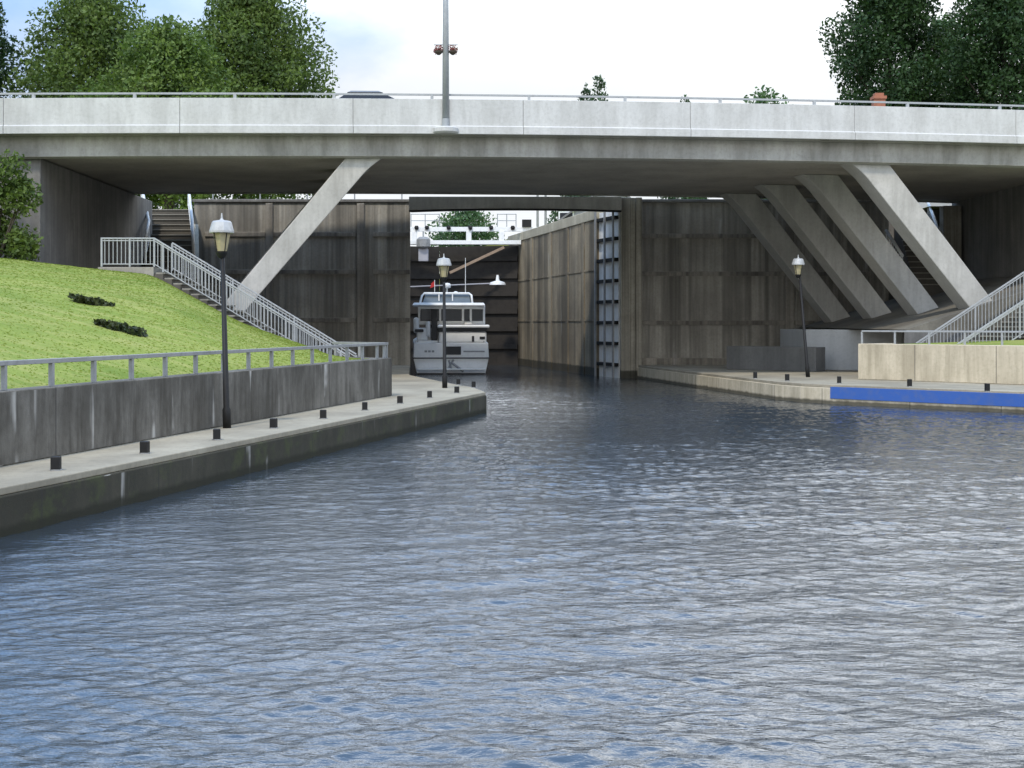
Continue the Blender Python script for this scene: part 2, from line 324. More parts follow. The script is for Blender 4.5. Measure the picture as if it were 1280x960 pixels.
# ------------------------------------------------------------------ water
def build_water():
    ys = [7.0]
    while ys[-1] < 66: ys.append(ys[-1] + 0.008 + ys[-1] * 0.0019)
    ys = np.concatenate([[-400, -100, -30, -8, 2, 5], ys, [70, 76, 82, 86.5]])
    xs = np.concatenate([np.arange(-13, -8, 0.07), np.arange(-8, 8, 0.036), np.arange(8, 17.5, 0.07)])
    xs = np.concatenate([[-300, -120, -60, -30, -18], xs, [21, 30, 60, 120, 300]])
    X, Y = np.meshgrid(xs, ys)
    Z = np.zeros_like(X)
    for i in range(90):
        lam = 0.10 * (0.42 / 0.10) ** rng.random() if i % 8 else rng.uniform(0.5, 1.6)
        ang = rng.normal(math.pi / 2 + 0.08, 0.5); k = 2 * math.pi / lam
        amp = 0.0033 * lam ** 0.95
        ph = rng.random() * 6.283; wob = 0.35 * np.sin(X * rng.uniform(0.2, 0.9) + Y * rng.uniform(0.1, 0.6) + rng.random() * 6)
        env = 0.65 + 0.6 * np.sin(X * rng.uniform(-0.5, 0.5) + Y * rng.uniform(-0.35, 0.35) + rng.random() * 6)
        s = np.sin(k * (X * math.cos(ang) + Y * math.sin(ang)) + ph + 2.2 * wob)
        Z += amp * env * (s + 0.25 * np.cos(2 * np.arcsin(np.clip(s, -1, 1))))
    fade = np.clip((Y - 5.5) / 2, 0, 1) * np.clip((70 - Y) / 10, 0, 1) * np.clip((X + 18) / 3, 0, 1) * np.clip((21 - X) / 2, 0, 1)
    calm = 1 - 0.55 * np.clip((Y - 44) / 16, 0, 1)
    gust = 1.0 + 0.3 * np.sin(X * 0.31 + Y * 0.11 + 1) * np.sin(Y * 0.23 - X * 0.07) + 0.28 * np.sin(X * 0.8 + Y * 0.9 + 2 * np.sin(Y * 0.31)) * np.sin(Y * 0.62 - X * 0.37 + 2)
    Z *= fade * calm * gust * (0.62 + 0.38 * np.clip((X + 4) / 5, 0, 1)) * 0.95
    n, m = X.shape; idx = np.arange(n * m).reshape(n, m)
    f = np.stack([idx[:-1, :-1], idx[:-1, 1:], idx[1:, 1:], idx[1:, :-1]], -1).reshape(-1, 4)
    structure(np_mesh('water', np.stack([X, Y, Z], -1).reshape(-1, 3), f, M['water'], smooth=True))
build_water()

# ------------------------------------------------------------------ ground: upper level round the lock
def lx(Y): return -4.84 - 0.21 * (Y - 64)       # left chamber wall line
def rx(Y): return 4.15 - 0.2075 * (Y - 66)      # right chamber wall line
TOP = 8.2
bm = new()
for pts in ([(-600, 64), (-18.9, 64), (-18.9, 66.2), (-600, 66.2)], [(-14.7, 64.3), (lx(64) - 0.4, 64.3), (lx(66.2) - 0.4, 66.2), (-14.7, 66.2)],
            [(-600, 66.2), (lx(66.2) - 0.4, 66.2), (lx(150), 150), (-600, 150)],
            [(rx(66.2) + 0.6, 66.2), (600, 66.2), (600, 150), (rx(150), 150)], [(-600, 150), (600, 150), (900, 900), (-900, 900)],
            [(6.0, 64.3), (17.2, 64.3), (17.2, 66.2), (4.75, 66.2)], [(20.0, 64.3), (600, 64.3), (600, 66.2), (20.0, 66.2)]):
    face(bm, [(p[0], p[1], TOP) for p in pts])
structure(obj('ground', bm, M['grass']))
bm = new(); face(bm, [(lx(84.5) , 85.6, 6.9), (rx(85.6), 85.6, 6.9), (rx(150), 150, 6.9), (lx(150), 150, 6.9)])
structure(obj('water', bm, M['water']))

# ------------------------------------------------------------------ left quay, retaining wall, grass hill
QL = [(-10.6, -10), (-7.73, 10), (-6.19, 16.3), (-0.74, 39.07)]
QB = [(-1.2, 42.0), (-1.75, 43.7), (-3.95, 52.0), (-4.84, 63.95)]
def wl(px):                                      # a point on the retaining wall's top line at an image column
    k = 3.81 / 18.4; x0 = -7.12 - 18.7 * k       # X = x0 + k*Y
    Y = x0 / ((px - HX) / F - k); return Vector((x0 + k * Y, Y, 1.65))
def wly(Y): return Vector((-7.12 + (Y - 18.7) * 3.81 / 18.4, Y, 1.65))
root = thing('quay', 'low dark weathered concrete quay with a pale worn top along the grass bank', 'quay', (-4, 25, 0))
def under(root, o):
    o.parent = root; o.matrix_parent_inverse = Matrix.Translation(root.location).inverted(); return o
pts = QL + QB + [(-20, 63.95), (-20, 46), (-14, 30), (-14, -10)]
bm = new(); prism(bm, pts, -2.0, 0.5); under(root, obj('quay_wall', bm, M['quaydark'], bevel=0.02))
def inset(pts, d):
    out = []
    for i in range(len(pts)):
        a, b, c = (Vector(pts[i - 1]), Vector(pts[i]), Vector(pts[(i + 1) % len(pts)]))
        n1 = Vector((-(b - a).y, (b - a).x)).normalized(); n2 = Vector((-(c - b).y, (c - b).x)).normalized()
        n = (n1 + n2).normalized(); out.append(tuple(b + n * d / max(0.3, n.dot(n1))))
    return out
bm = new(); prism(bm, inset(pts, 0.03), 0.503, 0.6); under(root, obj('paving', bm, M['quaytop'], bevel=0.015))

w0 = wly(-6); w1 = wly(37.1); tn = Vector((w1 - w0)).normalized(); nn = Vector((-tn.y, tn.x, 0))
bm = new(); q = [w0, w1, w1 + nn * 0.35, w0 + nn * 0.35]
prism(bm, [(p.x, p.y) for p in q], 0.604, 1.65)
w2 = Vector((-5.6, 39.3, 0)); q2 = [w1 + nn * 0.353, w2 + Vector((0, 0, 0)), w2 + Vector((-0.25, -0.3, 0)), w1 + nn * 0.353 - tn * 0.4]
prism(bm, [(p.x, p.y) for p in q2], 0.604, 1.645)
tag(obj('retaining_wall', bm, M['wallgrey'], bevel=0.02), 'dark grey streaked concrete retaining wall holding up the left lawn', 'wall')

Fp = [(-12.0, -6), (-11.0, 0), (-8.0, 14.5), (-7.12, 18.7), (-6.2, 23.1), (-5.4, 27.0), (-4.6, 31.0), (-3.9, 34.3), (-3.42, 36.6)]
Fp = [wly(y) + nn * 0.3 for y in (-6, 0, 14.5, 18.7, 23.1, 27, 31, 34.3, 36.9)]
Bp = [Vector(p) for p in ((-60, -10, 6), (-50, 25, 5.6), (-28, 45, 5.0), (-17.3, 45, 4.84), (-13.6, 44, 4.40), (-11.8, 43.8, 4.22), (-8.9, 43, 2.72), (-6.2, 41.6, 1.86), (-5.5, 39.1, 1.62))]
def resample(P, n):
    out = []
    for i in range(n):
        t = i / (n - 1) * (len(P) - 1); k = min(int(t), len(P) - 2); f = t - k
        a = P[max(k - 1, 0)]; b = P[k]; c = P[k + 1]; d = P[min(k + 2, len(P) - 1)]
        out.append(0.5 * ((2 * b) + (c - a) * f + (2 * a - 5 * b + 4 * c - d) * f * f + (3 * b - a - 3 * c + d) * f ** 3) if False else b.lerp(c, f))
    return out
NA, NT = 100, 46
A_ = resample(Fp, NA); B_ = resample(Bp, NA)
G = np.zeros((NA, NT, 3))
for i in range(NA):
    for j in range(NT):
        t = j / (NT - 1); p = A_[i].lerp(B_[i], t)
        e = 1 - (1 - t) ** 1.25
        z = A_[i].z + (B_[i].z - A_[i].z) * e
        wob = 0.05 * math.sin(p.x * 0.9 + p.y * 0.5) * math.sin(p.y * 0.6) * math.sin(math.pi * t)
        G[i, j] = (p.x, p.y, z - 0.03 + wob)
for _ in range(2): G[1:-1, :, 2] = (G[:-2, :, 2] + 2 * G[1:-1, :, 2] + G[2:, :, 2]) / 4
idx = np.arange(NA * NT).reshape(NA, NT)
fs = np.stack([idx[:-1, :-1], idx[1:, :-1], idx[1:, 1:], idx[:-1, 1:]], -1).reshape(-1, 4)
HV = G.reshape(-1, 3)
lawn = structure(np_mesh('lawn', HV, fs, M['grass'], smooth=True))
HB = BVHTree.FromPolygons([Vector(v) for v in HV], [tuple(int(a) for a in f) for f in fs])
def on_lawn(px, py):
    o = Vector((0, 0, CH)); d = Vector(((px - HX) / F, 1, (HY - py) / F)).normalized()
    return HB.ray_cast(o, d)[0]
# short grass blades over the lawn
def blades(n, cells, hgt, name):
    tri = fs[rng.integers(0, len(fs), n * 3)]
    P4 = HV[tri]; cen = P4.mean(1)
    area = np.linalg.norm(np.cross(P4[:, 2] - P4[:, 0], P4[:, 3] - P4[:, 1]), axis=1)
    pxx = cen[:, 0] / np.maximum(cen[:, 1], 1)
    keep = (cen[:, 1] > 12) & (pxx > -0.42)
    pr = area / area.max(); sel = np.where(keep & (rng.random(len(tri)) < np.sqrt(pr)))[0][:n]
    P4 = P4[sel]; a = rng.random((len(sel), 1)); b = rng.random((len(sel), 1))
    p = (P4[:, 0] * (1 - a) + P4[:, 1] * a) * (1 - b) + (P4[:, 3] * (1 - a) + P4[:, 2] * a) * b
    th = rng.random(len(sel)) * 6.283; h = hgt * rng.uniform(0.5, 1.3, len(sel)); w = 0.022 * rng.uniform(0.7, 1.4, len(sel)) * (0.6 + p[:, 1] / 30)
    d = np.stack([np.cos(th) * w, np.sin(th) * w, 0 * th], 1)
    lean = np.stack([rng.normal(0, 0.45, len(sel)) * h, rng.normal(0, 0.45, len(sel)) * h, h], 1)
    V = np.stack([p - d, p + d, p + lean], 1).reshape(-1, 3)
    return structure(np_mesh(name, V, np.arange(len(V)).reshape(-1, 3), M['blade']), 'stuff')
blades(60000, None, 0.017, 'grass')

# level ground behind the crest, and the slope under the bridge
bm = new()
face(bm, [(-60, 44.8, 4.62), (-17.3, 44.8, 4.62), (-13.4, 43.9, 4.30), (-12.4, 43.8, 4.26), (-12.4, 64, 4.26), (-60, 64, 4.62)])
face(bm, [(-12.4, 46.2, 4.26), (-9.0, 46.2, 1.5), (-9.0, 64, 1.5), (-12.4, 64, 4.26)])
face(bm, [(-9.0, 46.2, 1.5), (-7.6, 46.2, 0.61), (-7.6, 64, 0.61), (-9.0, 64, 1.5)])
structure(obj('bank', bm, M['slope']))

# two dark low shrubs on the lawn
def leaf_cloud(cents, rads, n, size, squash=1.0, flat=0.0):
    """n leaf quads spread through ellipsoidal clumps"""
    cents = np.array(cents, float); rads = np.array(rads, float)
    w = rads ** 2.2; k = rng.choice(len(cents), n, p=w / w.sum())
    d = rng.normal(size=(n, 3)); d /= np.linalg.norm(d, axis=1)[:, None]
    r = rads[k] * rng.random(n) ** 0.42
    p = cents[k] + d * r[:, None] * np.array([1, 1, squash])
    a = rng.normal(size=(n, 3)); a[:, 2] *= (1 - flat); a /= np.linalg.norm(a, axis=1)[:, None]
    b = np.cross(a, rng.normal(size=(n, 3))); b /= np.linalg.norm(b, axis=1)[:, None]
    s = size * rng.uniform(0.55, 1.35, n)[:, None]
    a = a * s; b = b * s * 0.62
    V = np.stack([p - a, p + b * 0.9 - a * 0.1, p + a, p - b * 0.9 - a * 0.1], 1).reshape(-1, 3)
    return V, np.arange(4 * n).reshape(-1, 4)
for px, py, wd, lab in ((112, 379, 0.42, 'dark low ground-hugging shrub on the lawn, the higher of two'), (148, 412, 0.42, 'dark low ground-hugging shrub on the lawn, the lower of two near the rail')):
    p = on_lawn(px, py); cs, rs = [], []
    for i in range(12):
        t = i / 11 * 2 - 1
        cs.append((p.x + t * wd * 0.95, p.y + random.uniform(-.25, .25), p.z + 0.02 - t * 0.15)); rs.append(0.08 + 0.10 * (t + 1) * (1.15 - 0.45 * max(t, 0)) * random.uniform(.7, 1.1))
    r0 = thing('ground_shrub', lab, 'shrub', p, 0, 'dark low shrubs on the lawn')
    V, f = leaf_cloud(cs, rs, 1500, 0.06, 0.75); under(r0, np_mesh('foliage', V, f, M['juniper']))
    bm = new(); tube(bm, [(p.x - wd * .6, p.y, p.z + .1), (p.x, p.y, p.z + .02), (p.x + wd * .6, p.y, p.z - .03)], [0.02, 0.04, 0.02], 6); under(r0, obj('stem', bm, M['bark']))

# ------------------------------------------------------------------ railings
def railing(label, path, h, mat, group=None, rail=(0.08, 0.06), post=0.06, every=None, stations=None, second=None, bottom=None, bal=None, balr=0.012, name='railing'):
    """path: ground points; posts at stations (fractions of length) ; balusters at spacing bal"""
    path = [Vector(p) for p in path]
    r0 = thing(name, label, 'railing', path[0], 0, group)
    seg = [(path[i + 1] - path[i]).length for i in range(len(path) - 1)]; L = sum(seg)
    def pt(s):
        for i, d in enumerate(seg):
            if s <= d + 1e-6 or i == len(seg) - 1: return path[i].lerp(path[i + 1], min(max(s / d, 0), 1))
            s -= d
    up = Vector((0, 0, 1))
    def line(hh, w, t, nm):
        bm = new()
        for i in range(len(path) - 1): 
            d = (path[i + 1] - path[i]).normalized() * (w * 0.3 if i < len(path) - 2 else 0)
            beam(bm, path[i] + up * hh, path[i + 1] + up * hh + d, w, t)
        return under(r0, obj(nm, bm, mat, bevel=0.008))
    line(h - rail[1] / 2, rail[0], rail[1], 'top_rail')
    if second: line(second, rail[0] * 0.6, rail[1] * 0.7, 'mid_rail')
    if bottom: line(bottom, rail[0] * 0.6, rail[1] * 0.7, 'bottom_rail')
    if stations is None:
        n = max(1, round(L / every)); stations = [L * i / n for i in range(n + 1)]
    bm = new(); box(bm, -post / 2, post / 2, -post / 2, post / 2, 0, h - rail[1] - 0.002); pm = obj('post', bm, mat, bevel=0.006); pm.parent = r0
    for i, s in enumerate(stations):
        o = pm if i == 0 else pm.copy()
        if i: COL.objects.link(o); o.parent = r0
        o.location = pt(s) - path[0]
        a = path[1] - path[0]; o.rotation_euler = (0, 0, math.atan2(a.y, a.x))
    if bal:
        n = int(L / bal); bm = new(); lo = bottom or 0.0
        box(bm, -balr, balr, -balr, balr, lo, h - rail[1] - 0.003); b0 = obj('baluster', bm, mat); b0.parent = r0
        k = 0
        for i in range(1, n):
            s = i * bal
            if min(abs(s - t) for t in stations) < bal * 0.45: continue
            o = b0 if k == 0 else b0.copy()
            if k: COL.objects.link(o); o.parent = r0
            o.location = pt(s) - path[0]; k += 1
    return r0

# rail on the left retaining wall
st = [((12 if i < 0 else 0)) for i in ()]
def wall_rail():
    p0 = wly(10.0) + nn * 0.12; p1 = wly(37.0) + nn * 0.12
    L = (p1 - p0).length; s1 = tn.y
    ys = [18.97 + 1.225 * i for i in range(-6, 15)] + [36.75]
    ys = [y for y in ys if y > 10.2 and y < 36.9]
    stn = [(y - 10.0) / s1 for y in ys]
    w3 = p1 + Vector((-1.7, 1.7, 0))
    railing('long low grey rail on top of the dark wall beside the lawn', [p0, p1, w3], 0.42, M['railgrey'], rail=(0.085, 0.07), post=0.07, stations=stn + [L - 0.05, L + 1.2, L + 2.3])
wall_rail()

# ------------------------------------------------------------------ stairs
def stair(name, label, top, run, rise, width_vec, n, mat, base):
    """steps from the top edge going down along run (2D vec), each with a nosed tread"""
    top = Vector(top); run = Vector((run[0], run[1], 0)); wv = Vector((width_vec[0], width_vec[1], 0)); bm = new(); tr = new()
    for i in range(n):
        a = top + run * (i / n); b = top + run * ((i + 1) / n); z = top.z - rise * (i + 1) / n
        nose = run.normalized() * 0.05
        q = [a, b, b + wv, a + wv]; q2 = [a + nose * 1.02, b + nose, b + nose + wv, a + wv + nose * 1.02]
        if (b - a).cross(wv).z < 0: q = q[::-1]; q2 = q2[::-1]
        prism(bm, [(p.x, p.y) for p in q], base - 0.02 * (i % 2), z - 0.05)
        prism(tr, [(p.x, p.y) for p in q2], z - 0.047, z)
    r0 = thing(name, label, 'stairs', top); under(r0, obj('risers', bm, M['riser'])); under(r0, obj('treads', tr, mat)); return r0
# left stairs: landing then down to the right
LT = Vector((-11.75, 44.15, 4.44)); slope = 0.592
bm = new(); prism(bm, [(-13.6, 44.1), (-11.76, 44.1), (-11.76, 46.1), (-13.6, 46.1)], 3.0, 4.44)
tag(obj('stair_landing', bm, M['step'], bevel=0.02), 'concrete landing at the head of the left stairs', 'landing')
run = 6.5
stair('stairs', 'concrete stairs going down beside the lawn under the left bridge leg', LT, (run, -0.75), run * slope, (0.2, 1.95), 22, M['step'], 0.3)
def lp(x, dy=0.0): return Vector((LT.x + x, LT.y - 0.75 * x / run + dy, LT.z - slope * x))
railing('grey baluster railing on the near side of the left stairs', [(-13.5, 44.12, 4.45), (-11.75, 44.15, 4.45), lp(6.4)], 0.96, M['galv'],
        rail=(0.055, 0.05), post=0.06, stations=[0.03, 0.95, 1.75, 2.1, 4.5, 6.9, 9.0], second=0.86, bottom=0.09, bal=0.135, group='railings of the left stairs')
railing('grey baluster railing on the far side of the left stairs', [lp(0.1, 1.95) + Vector((0, 0, 0.02)), lp(6.5, 1.95)], 0.98, M['galv'],
        rail=(0.055, 0.05), post=0.06, every=2.4, second=0.86, bottom=0.09, bal=0.15, group='railings of the left stairs')
bm = new(); hexa(bm, [(-14.17, 60, 2.5), (-13.95, 60, 2.5), (-14.90, 63.85, 2.5), (-15.12, 63.85, 2.5)], [(-14.17, 60, 4.6), (-13.95, 60, 4.6), (-14.90, 63.85, 7.3), (-15.12, 63.85, 7.3)])
tag(obj('stair_side_wall', bm, M['pier']), 'narrow tan side wall rising along the right of the back left steps', 'wall')
# upper stairs at the back left
def ul(u, v): return Vector((-16.45 + u - 0.25 * v, 60 + v, 0))
a = ul(0, 6.2); 
stair('stairs', 'flight of concrete steps rising behind the bridge at the left lock wall', (a.x, a.y, 8.45), (0.25 * 6.2, -6.2), 4.1, (2.25, 0), 15, M['step'], 2.5)
def white_rail(label, pts, grp):
    r0 = thing('handrail', label, 'handrail', pts[0], 0, grp); bm = new(); tube(bm, pts, 0.07, 8); under(r0, obj('rail', bm, M['white'], smooth=True))
    for i, p in enumerate(pts):
        bm = new(); tube(bm, [Vector(p) - Vector((0, 0, 0.04)), Vector(p) - Vector((0, 0, 0.95))], 0.03, 6); under(r0, obj('post', bm, M['white']))
    bm = new()
    for i in range(len(pts) - 1):
        for k in range(1, 9):
            p = Vector(pts[i]).lerp(Vector(pts[i + 1]), k / 9); tube(bm, [p - Vector((0, 0, .03)), p - Vector((0, 0, .85))], 0.014, 5)
        p, q_ = Vector(pts[i]), Vector(pts[i + 1]); tube(bm, [p - Vector((0, 0, .85)), q_ - Vector((0, 0, .85))], 0.022, 6)
    under(r0, obj('bar_panel', bm, M['white']))
white_rail('white handrail with a kink on the right of the back left steps', [(-15.9, 66, 9.3), (-14.75, 62, 7.36), (-14.2, 60, 5.55)], 'white handrails of the upper stairs')
white_rail('white handrail on the left of the back left steps by the abutment', [(-18.2, 66, 9.3), (-16.75, 62, 7.3), (-16.4, 60, 6.2)], 'white handrails of the upper stairs')

# ------------------------------------------------------------------ the bridge
def bz(s): return 0.16 * max(-1.5, 1 - ((s - 0.5) / 18.5) ** 2)
def bp(s, t, z=0.0): return Vector((s - 0.232 * t, 47.76 + 0.0714 * s + t, z + bz(s)))
S0, S1 = -46.0, 46.0
SS = [S0 + (S1 - S0) * i / 92 for i in range(93)]
bridge = thing('road_bridge', 'wide concrete road bridge on slanted legs with pale parapet across the lock entrance', 'bridge', (0, 50, 0))
def sweep(name, prof, mat, s0=S0, s1=S1, n=92, bevel=0.0):
    """closed profile of (t, z) swept along the bridge"""
    bm = new(); rings = []
    for i in range(n + 1):
        s = s0 + (s1 - s0) * i / n; rings.append([bm.verts.new(bp(s, t, z)) for t, z in prof])
    k = len(prof)
    for i in range(n):
        for j in range(k): bm.faces.new((rings[i][j], rings[i][(j + 1) % k], rings[i + 1][(j + 1) % k], rings[i + 1][j]))
    bm.faces.new(rings[0]); bm.faces.new(rings[-1][::-1])
    return under(bridge, obj(name, bm, mat, bevel=bevel))
BW = 14.3
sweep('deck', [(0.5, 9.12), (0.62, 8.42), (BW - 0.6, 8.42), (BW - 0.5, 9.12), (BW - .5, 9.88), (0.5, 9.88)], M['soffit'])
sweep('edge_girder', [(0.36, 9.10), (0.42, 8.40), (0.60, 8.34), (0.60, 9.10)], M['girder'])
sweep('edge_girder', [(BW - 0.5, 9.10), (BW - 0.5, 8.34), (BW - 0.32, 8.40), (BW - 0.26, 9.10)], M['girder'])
# parapet panels with open joints
def parapet(t0, t1, zb, front):
    js = [-17.6 + 6.0 * k for k in range(-5, 12)]
    for a, b in zip(js[:-1], js[1:]):
        ledge = t0 - 0.07 if front else t0
        sweep('parapet_panel', [(ledge, zb), (t1, zb), (t1, 10.38), (t0, 10.38), (t0, zb + 0.30), (ledge, zb + 0.27)] if front else [(t0, zb), (t1 + .07, zb), (t1 + .07, zb + .27), (t1, zb + .3), (t1, 10.38), (t0, 10.38)], M['parapet'], a + 0.007, b - 0.007, 6, 0.01)
parapet(0.0, 0.34, 9.14, True); parapet(BW - 0.24, BW + 0.1, 9.14, False)
sweep('parapet_plinth', [(0.12, 9.103), (0.38, 9.103), (0.38, 9.137), (0.12, 9.137)], M['girder'])
for tt in (0.18, BW - 0.08):
    bm = new()
    for a, b in zip(SS[:-1], SS[1:]): beam(bm, bp(a, tt, 10.56), bp(b, tt, 10.56), 0.09, 0.06)
    under(bridge, obj('top_rail', bm, M['galv']))
    for k in range(-12, 14):
        s = -16.6 + 3.45 * k
        if not S0 < s < S1: continue
        bm = new(); p = bp(s, tt, 10.36); q = bp(s, tt, 10.54); beam(bm, p, q, 0.10, 0.10); under(bridge, obj('rail_post', bm, M['galv']))
# legs
def leg(side, t0, t1):
    # front outline at t0 in (s, z): outer edge, inner edge with a flare into the soffit
    if side < 0: o_t, i_t, o_b, i_b = -5.75, -4.62, -11.45, -10.55
    else: o_t, i_t, o_b, i_b = 14.0, 12.75, 18.9, 17.85
    zt, zb = 8.41, 1.6 if side < 0 else 2.2
    d = -side                                      # towards midspan
    outl = [(o_b, zb), (o_t, zt)]
    fl = []
    for k in range(9):
        u = k / 8; x = i_t + d * 0.22 * (1 - u) ** 1.8; z = zt - 0.6 * u
        base = i_t + (i_b - i_t) * (zt - z) / (zt - zb)
        fl.append((base + (x - i_t) * 0.9, z))
    outl += fl + [(i_b, zb)]
    bm = new()
    f = [bp(s, t0, z - 0.0) for s, z in outl]; f = [Vector((p.x, p.y, z)) + Vector((0, 0, bz(s) if z > 7 else 0)) for p, (s, z) in zip(f, outl)]
    g = [Vector((bp(s, t1).x, bp(s, t1).y, p.z)) for p, (s, z) in zip(f, outl)]
    a = [bm.verts.new(p) for p in f]; b = [bm.verts.new(p) for p in g]; n = len(a)
    bm.faces.new(a); bm.faces.new(b[::-1])
    for i in range(n): bm.faces.new((a[(i + 1) % n], a[i], b[i], b[(i + 1) % n]))
    under(bridge, obj('slanted_leg', bm, M['leg'], bevel=0.03))
for k in range(4):
    t = 0.66 + 3.9 * k
    leg(-1, t, t + 0.85); leg(1, t, t + 0.85)
# abutments
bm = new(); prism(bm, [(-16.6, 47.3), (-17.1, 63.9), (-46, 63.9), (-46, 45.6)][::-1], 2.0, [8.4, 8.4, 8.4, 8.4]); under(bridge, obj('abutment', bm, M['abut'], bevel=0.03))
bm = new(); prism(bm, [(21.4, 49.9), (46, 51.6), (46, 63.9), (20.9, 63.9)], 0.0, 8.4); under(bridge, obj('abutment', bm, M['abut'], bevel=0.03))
# lamp base bracket on the parapet
bm = new(); c = bp(-2.35, -0.02, 9.14); lathe(bm, [(0.40, 0), (0.46, 0.06), (0.46, 0.19), (0.36, 0.24)], 20, (c.x, c.y, c.z)); under(bridge, obj('lamp_bracket', bm, M['parapet']))
# road over the bridge
bm = new()
for a, b in zip(SS[:-1], SS[1:]): face(bm, [bp(a, 2.2, 9.90), bp(b, 2.2, 9.90), bp(b, BW - 2.2, 9.90), bp(a, BW - 2.2, 9.90)])
structure(obj('road', bm, M['asphalt']))
for t0, t1 in ((0.5, 2.19), (BW - 2.19, BW - 0.5)):
    bm = new()
    for a, b in zip(SS[:-1], SS[1:]):
        q = [bp(a, t0), bp(b, t0), bp(b, t1), bp(a, t1)]; hexa(bm, [p + Vector((0, 0, 9.885)) for p in q], [p + Vector((0, 0, 10.02)) for p in q])
    structure(obj('pavement', bm, M['quaytop']))
bm = new()
for k in range(-8, 9):
    a, b = k * 5.0, k * 5.0 + 2.5; face(bm, [bp(a, BW / 2 - .06, 9.905), bp(b, BW / 2 - .06, 9.905), bp(b, BW / 2 + .06, 9.905), bp(a, BW / 2 + .06, 9.905)])
structure(obj('road_marking', bm, M['white']))

# street lamp on the bridge
c = bp(-2.35, -0.02, 9.38); r0 = thing('street_lamp', 'tall plain grey street lamp post standing on the bridge parapet', 'street lamp', c)
bm = new(); tube(bm, [c, c + Vector((0, 0, 4)), c + Vector((0, 0, 8.2))], [0.125, 0.105, 0.075], 14); under(r0, obj('pole', bm, M['pole'], smooth=True))
bm = new(); lathe(bm, [(0.2, 0), (0.2, 0.04), (0.14, 0.05), (0.14, 0.3)], 14, c); under(r0, obj('base', bm, M['pole']))
bm = new(); tube(bm, [c + Vector((0, 0, 8.1)), c + Vector((0, .5, 8.6)), c + Vector((0, 1.8, 8.8))], [0.06, 0.05, 0.04], 8); under(r0, obj('arm', bm, M['pole'], smooth=True))
bm = new(); box(bm, c.x - .14, c.x + .14, c.y + 1.7, c.y + 2.4, c.z + 8.72, c.z + 8.86); under(r0, obj('lamp_head', bm, M['pole'], bevel=.03))
bm = new(); zz = c.z + 2.82; tube(bm, [(c.x - .42, c.y, zz + .1), (c.x + .42, c.y, zz + .1)], 0.02, 6); under(r0, obj('basket_arm', bm, M['pole']))
for sx, lab in ((-1, 'small hanging basket of reddish flowers on the left of the lamp post'), (1, 'small hanging basket of reddish flowers on the right of the lamp post')):
    h = Vector((c.x + sx * .25, c.y, zz - .12)); b0 = thing('flower_basket', lab, 'flower basket', h, 0, 'hanging baskets on the bridge lamp')
    bm = new(); lathe(bm, [(0.05, -.14), (0.14, -.06), (0.16, 0)], 12, h); under(b0, obj('basket', bm, M['bark']))
    V, f = leaf_cloud([h + Vector((0, 0, .06)), h + Vector((sx * .06, 0, 0))], [0.17, 0.13], 260, 0.035); under(b0, np_mesh('flowers', V, f, M['flowers']))
    bm = new(); tube(bm, [h + Vector((0, 0, 0)), h + Vector((0, 0, .22))], 0.008, 5); under(b0, obj('hanger', bm, M['black']))

# car on the bridge
def car():
    p = bp(-4.6, 5.1, 9.905); r0 = thing('parked_car', 'dark grey car crossing the bridge, only its roof above the parapet', 'car', p, math.atan(0.0714))
    def par(o): o.parent = r0; return o
    prof = [(-2.15, .35), (-2.2, .75), (-1.95, .95), (-1.2, 1.0), (-.55, 1.46), (.75, 1.52), (1.55, 1.08), (2.15, .95), (2.2, .4)]
    bm = new()
    low = [(-2.15, .3), (-2.2, .75), (-1.95, .95), (-1.25, 1.0), (1.6, 1.05), (2.15, .95), (2.2, .4), (2.1, .3)]
    extrude(bm, [(x, -.87, z) for x, z in low], (0, 1.74, 0)); par(obj('body', bm, M['carpaint'], bevel=.06))
    cab = [(-1.25, 1.003), (-.6, 1.43), (.7, 1.45), (1.55, 1.053)]; bm = new()
    hexa(bm, [(-1.25, -.8, 1.003), (1.55, -.8, 1.053), (1.55, .8, 1.053), (-1.25, .8, 1.003)], [(-.6, -.64, 1.45), (.72, -.64, 1.46), (.72, .64, 1.46), (-.6, .64, 1.45)]); par(obj('window', bm, M['glass'], bevel=.02))
    bm = new(); hexa(bm, [(-.64, -.67, 1.453), (.76, -.67, 1.463), (.76, .67, 1.463), (-.64, .67, 1.453)], [(-.5, -.58, 1.53), (.6, -.58, 1.535), (.6, .58, 1.535), (-.5, .58, 1.53)]); par(obj('roof', bm, M['carpaint'], bevel=.03))
    for x in (-1.35, 1.35):
        for y in (-.84, .84):
            bm = new(); tube(bm, [(x, y - .1, .31), (x, y + .1, .31)], .31, 20); w = par(obj('wheel', bm, M['tyre']))
            bm = new(); tube(bm, [(x, y - .108, .31), (x, y + .108, .31)], .19, 14); q = obj('rim', bm, M['galv']); q.parent = w
    for y in (-.6, .6):
        bm = new(); box(bm, 2.12, 2.21, y - .16, y + .16, .62, .78); par(obj('headlight', bm, M['paleglass'], bevel=.02))
car()

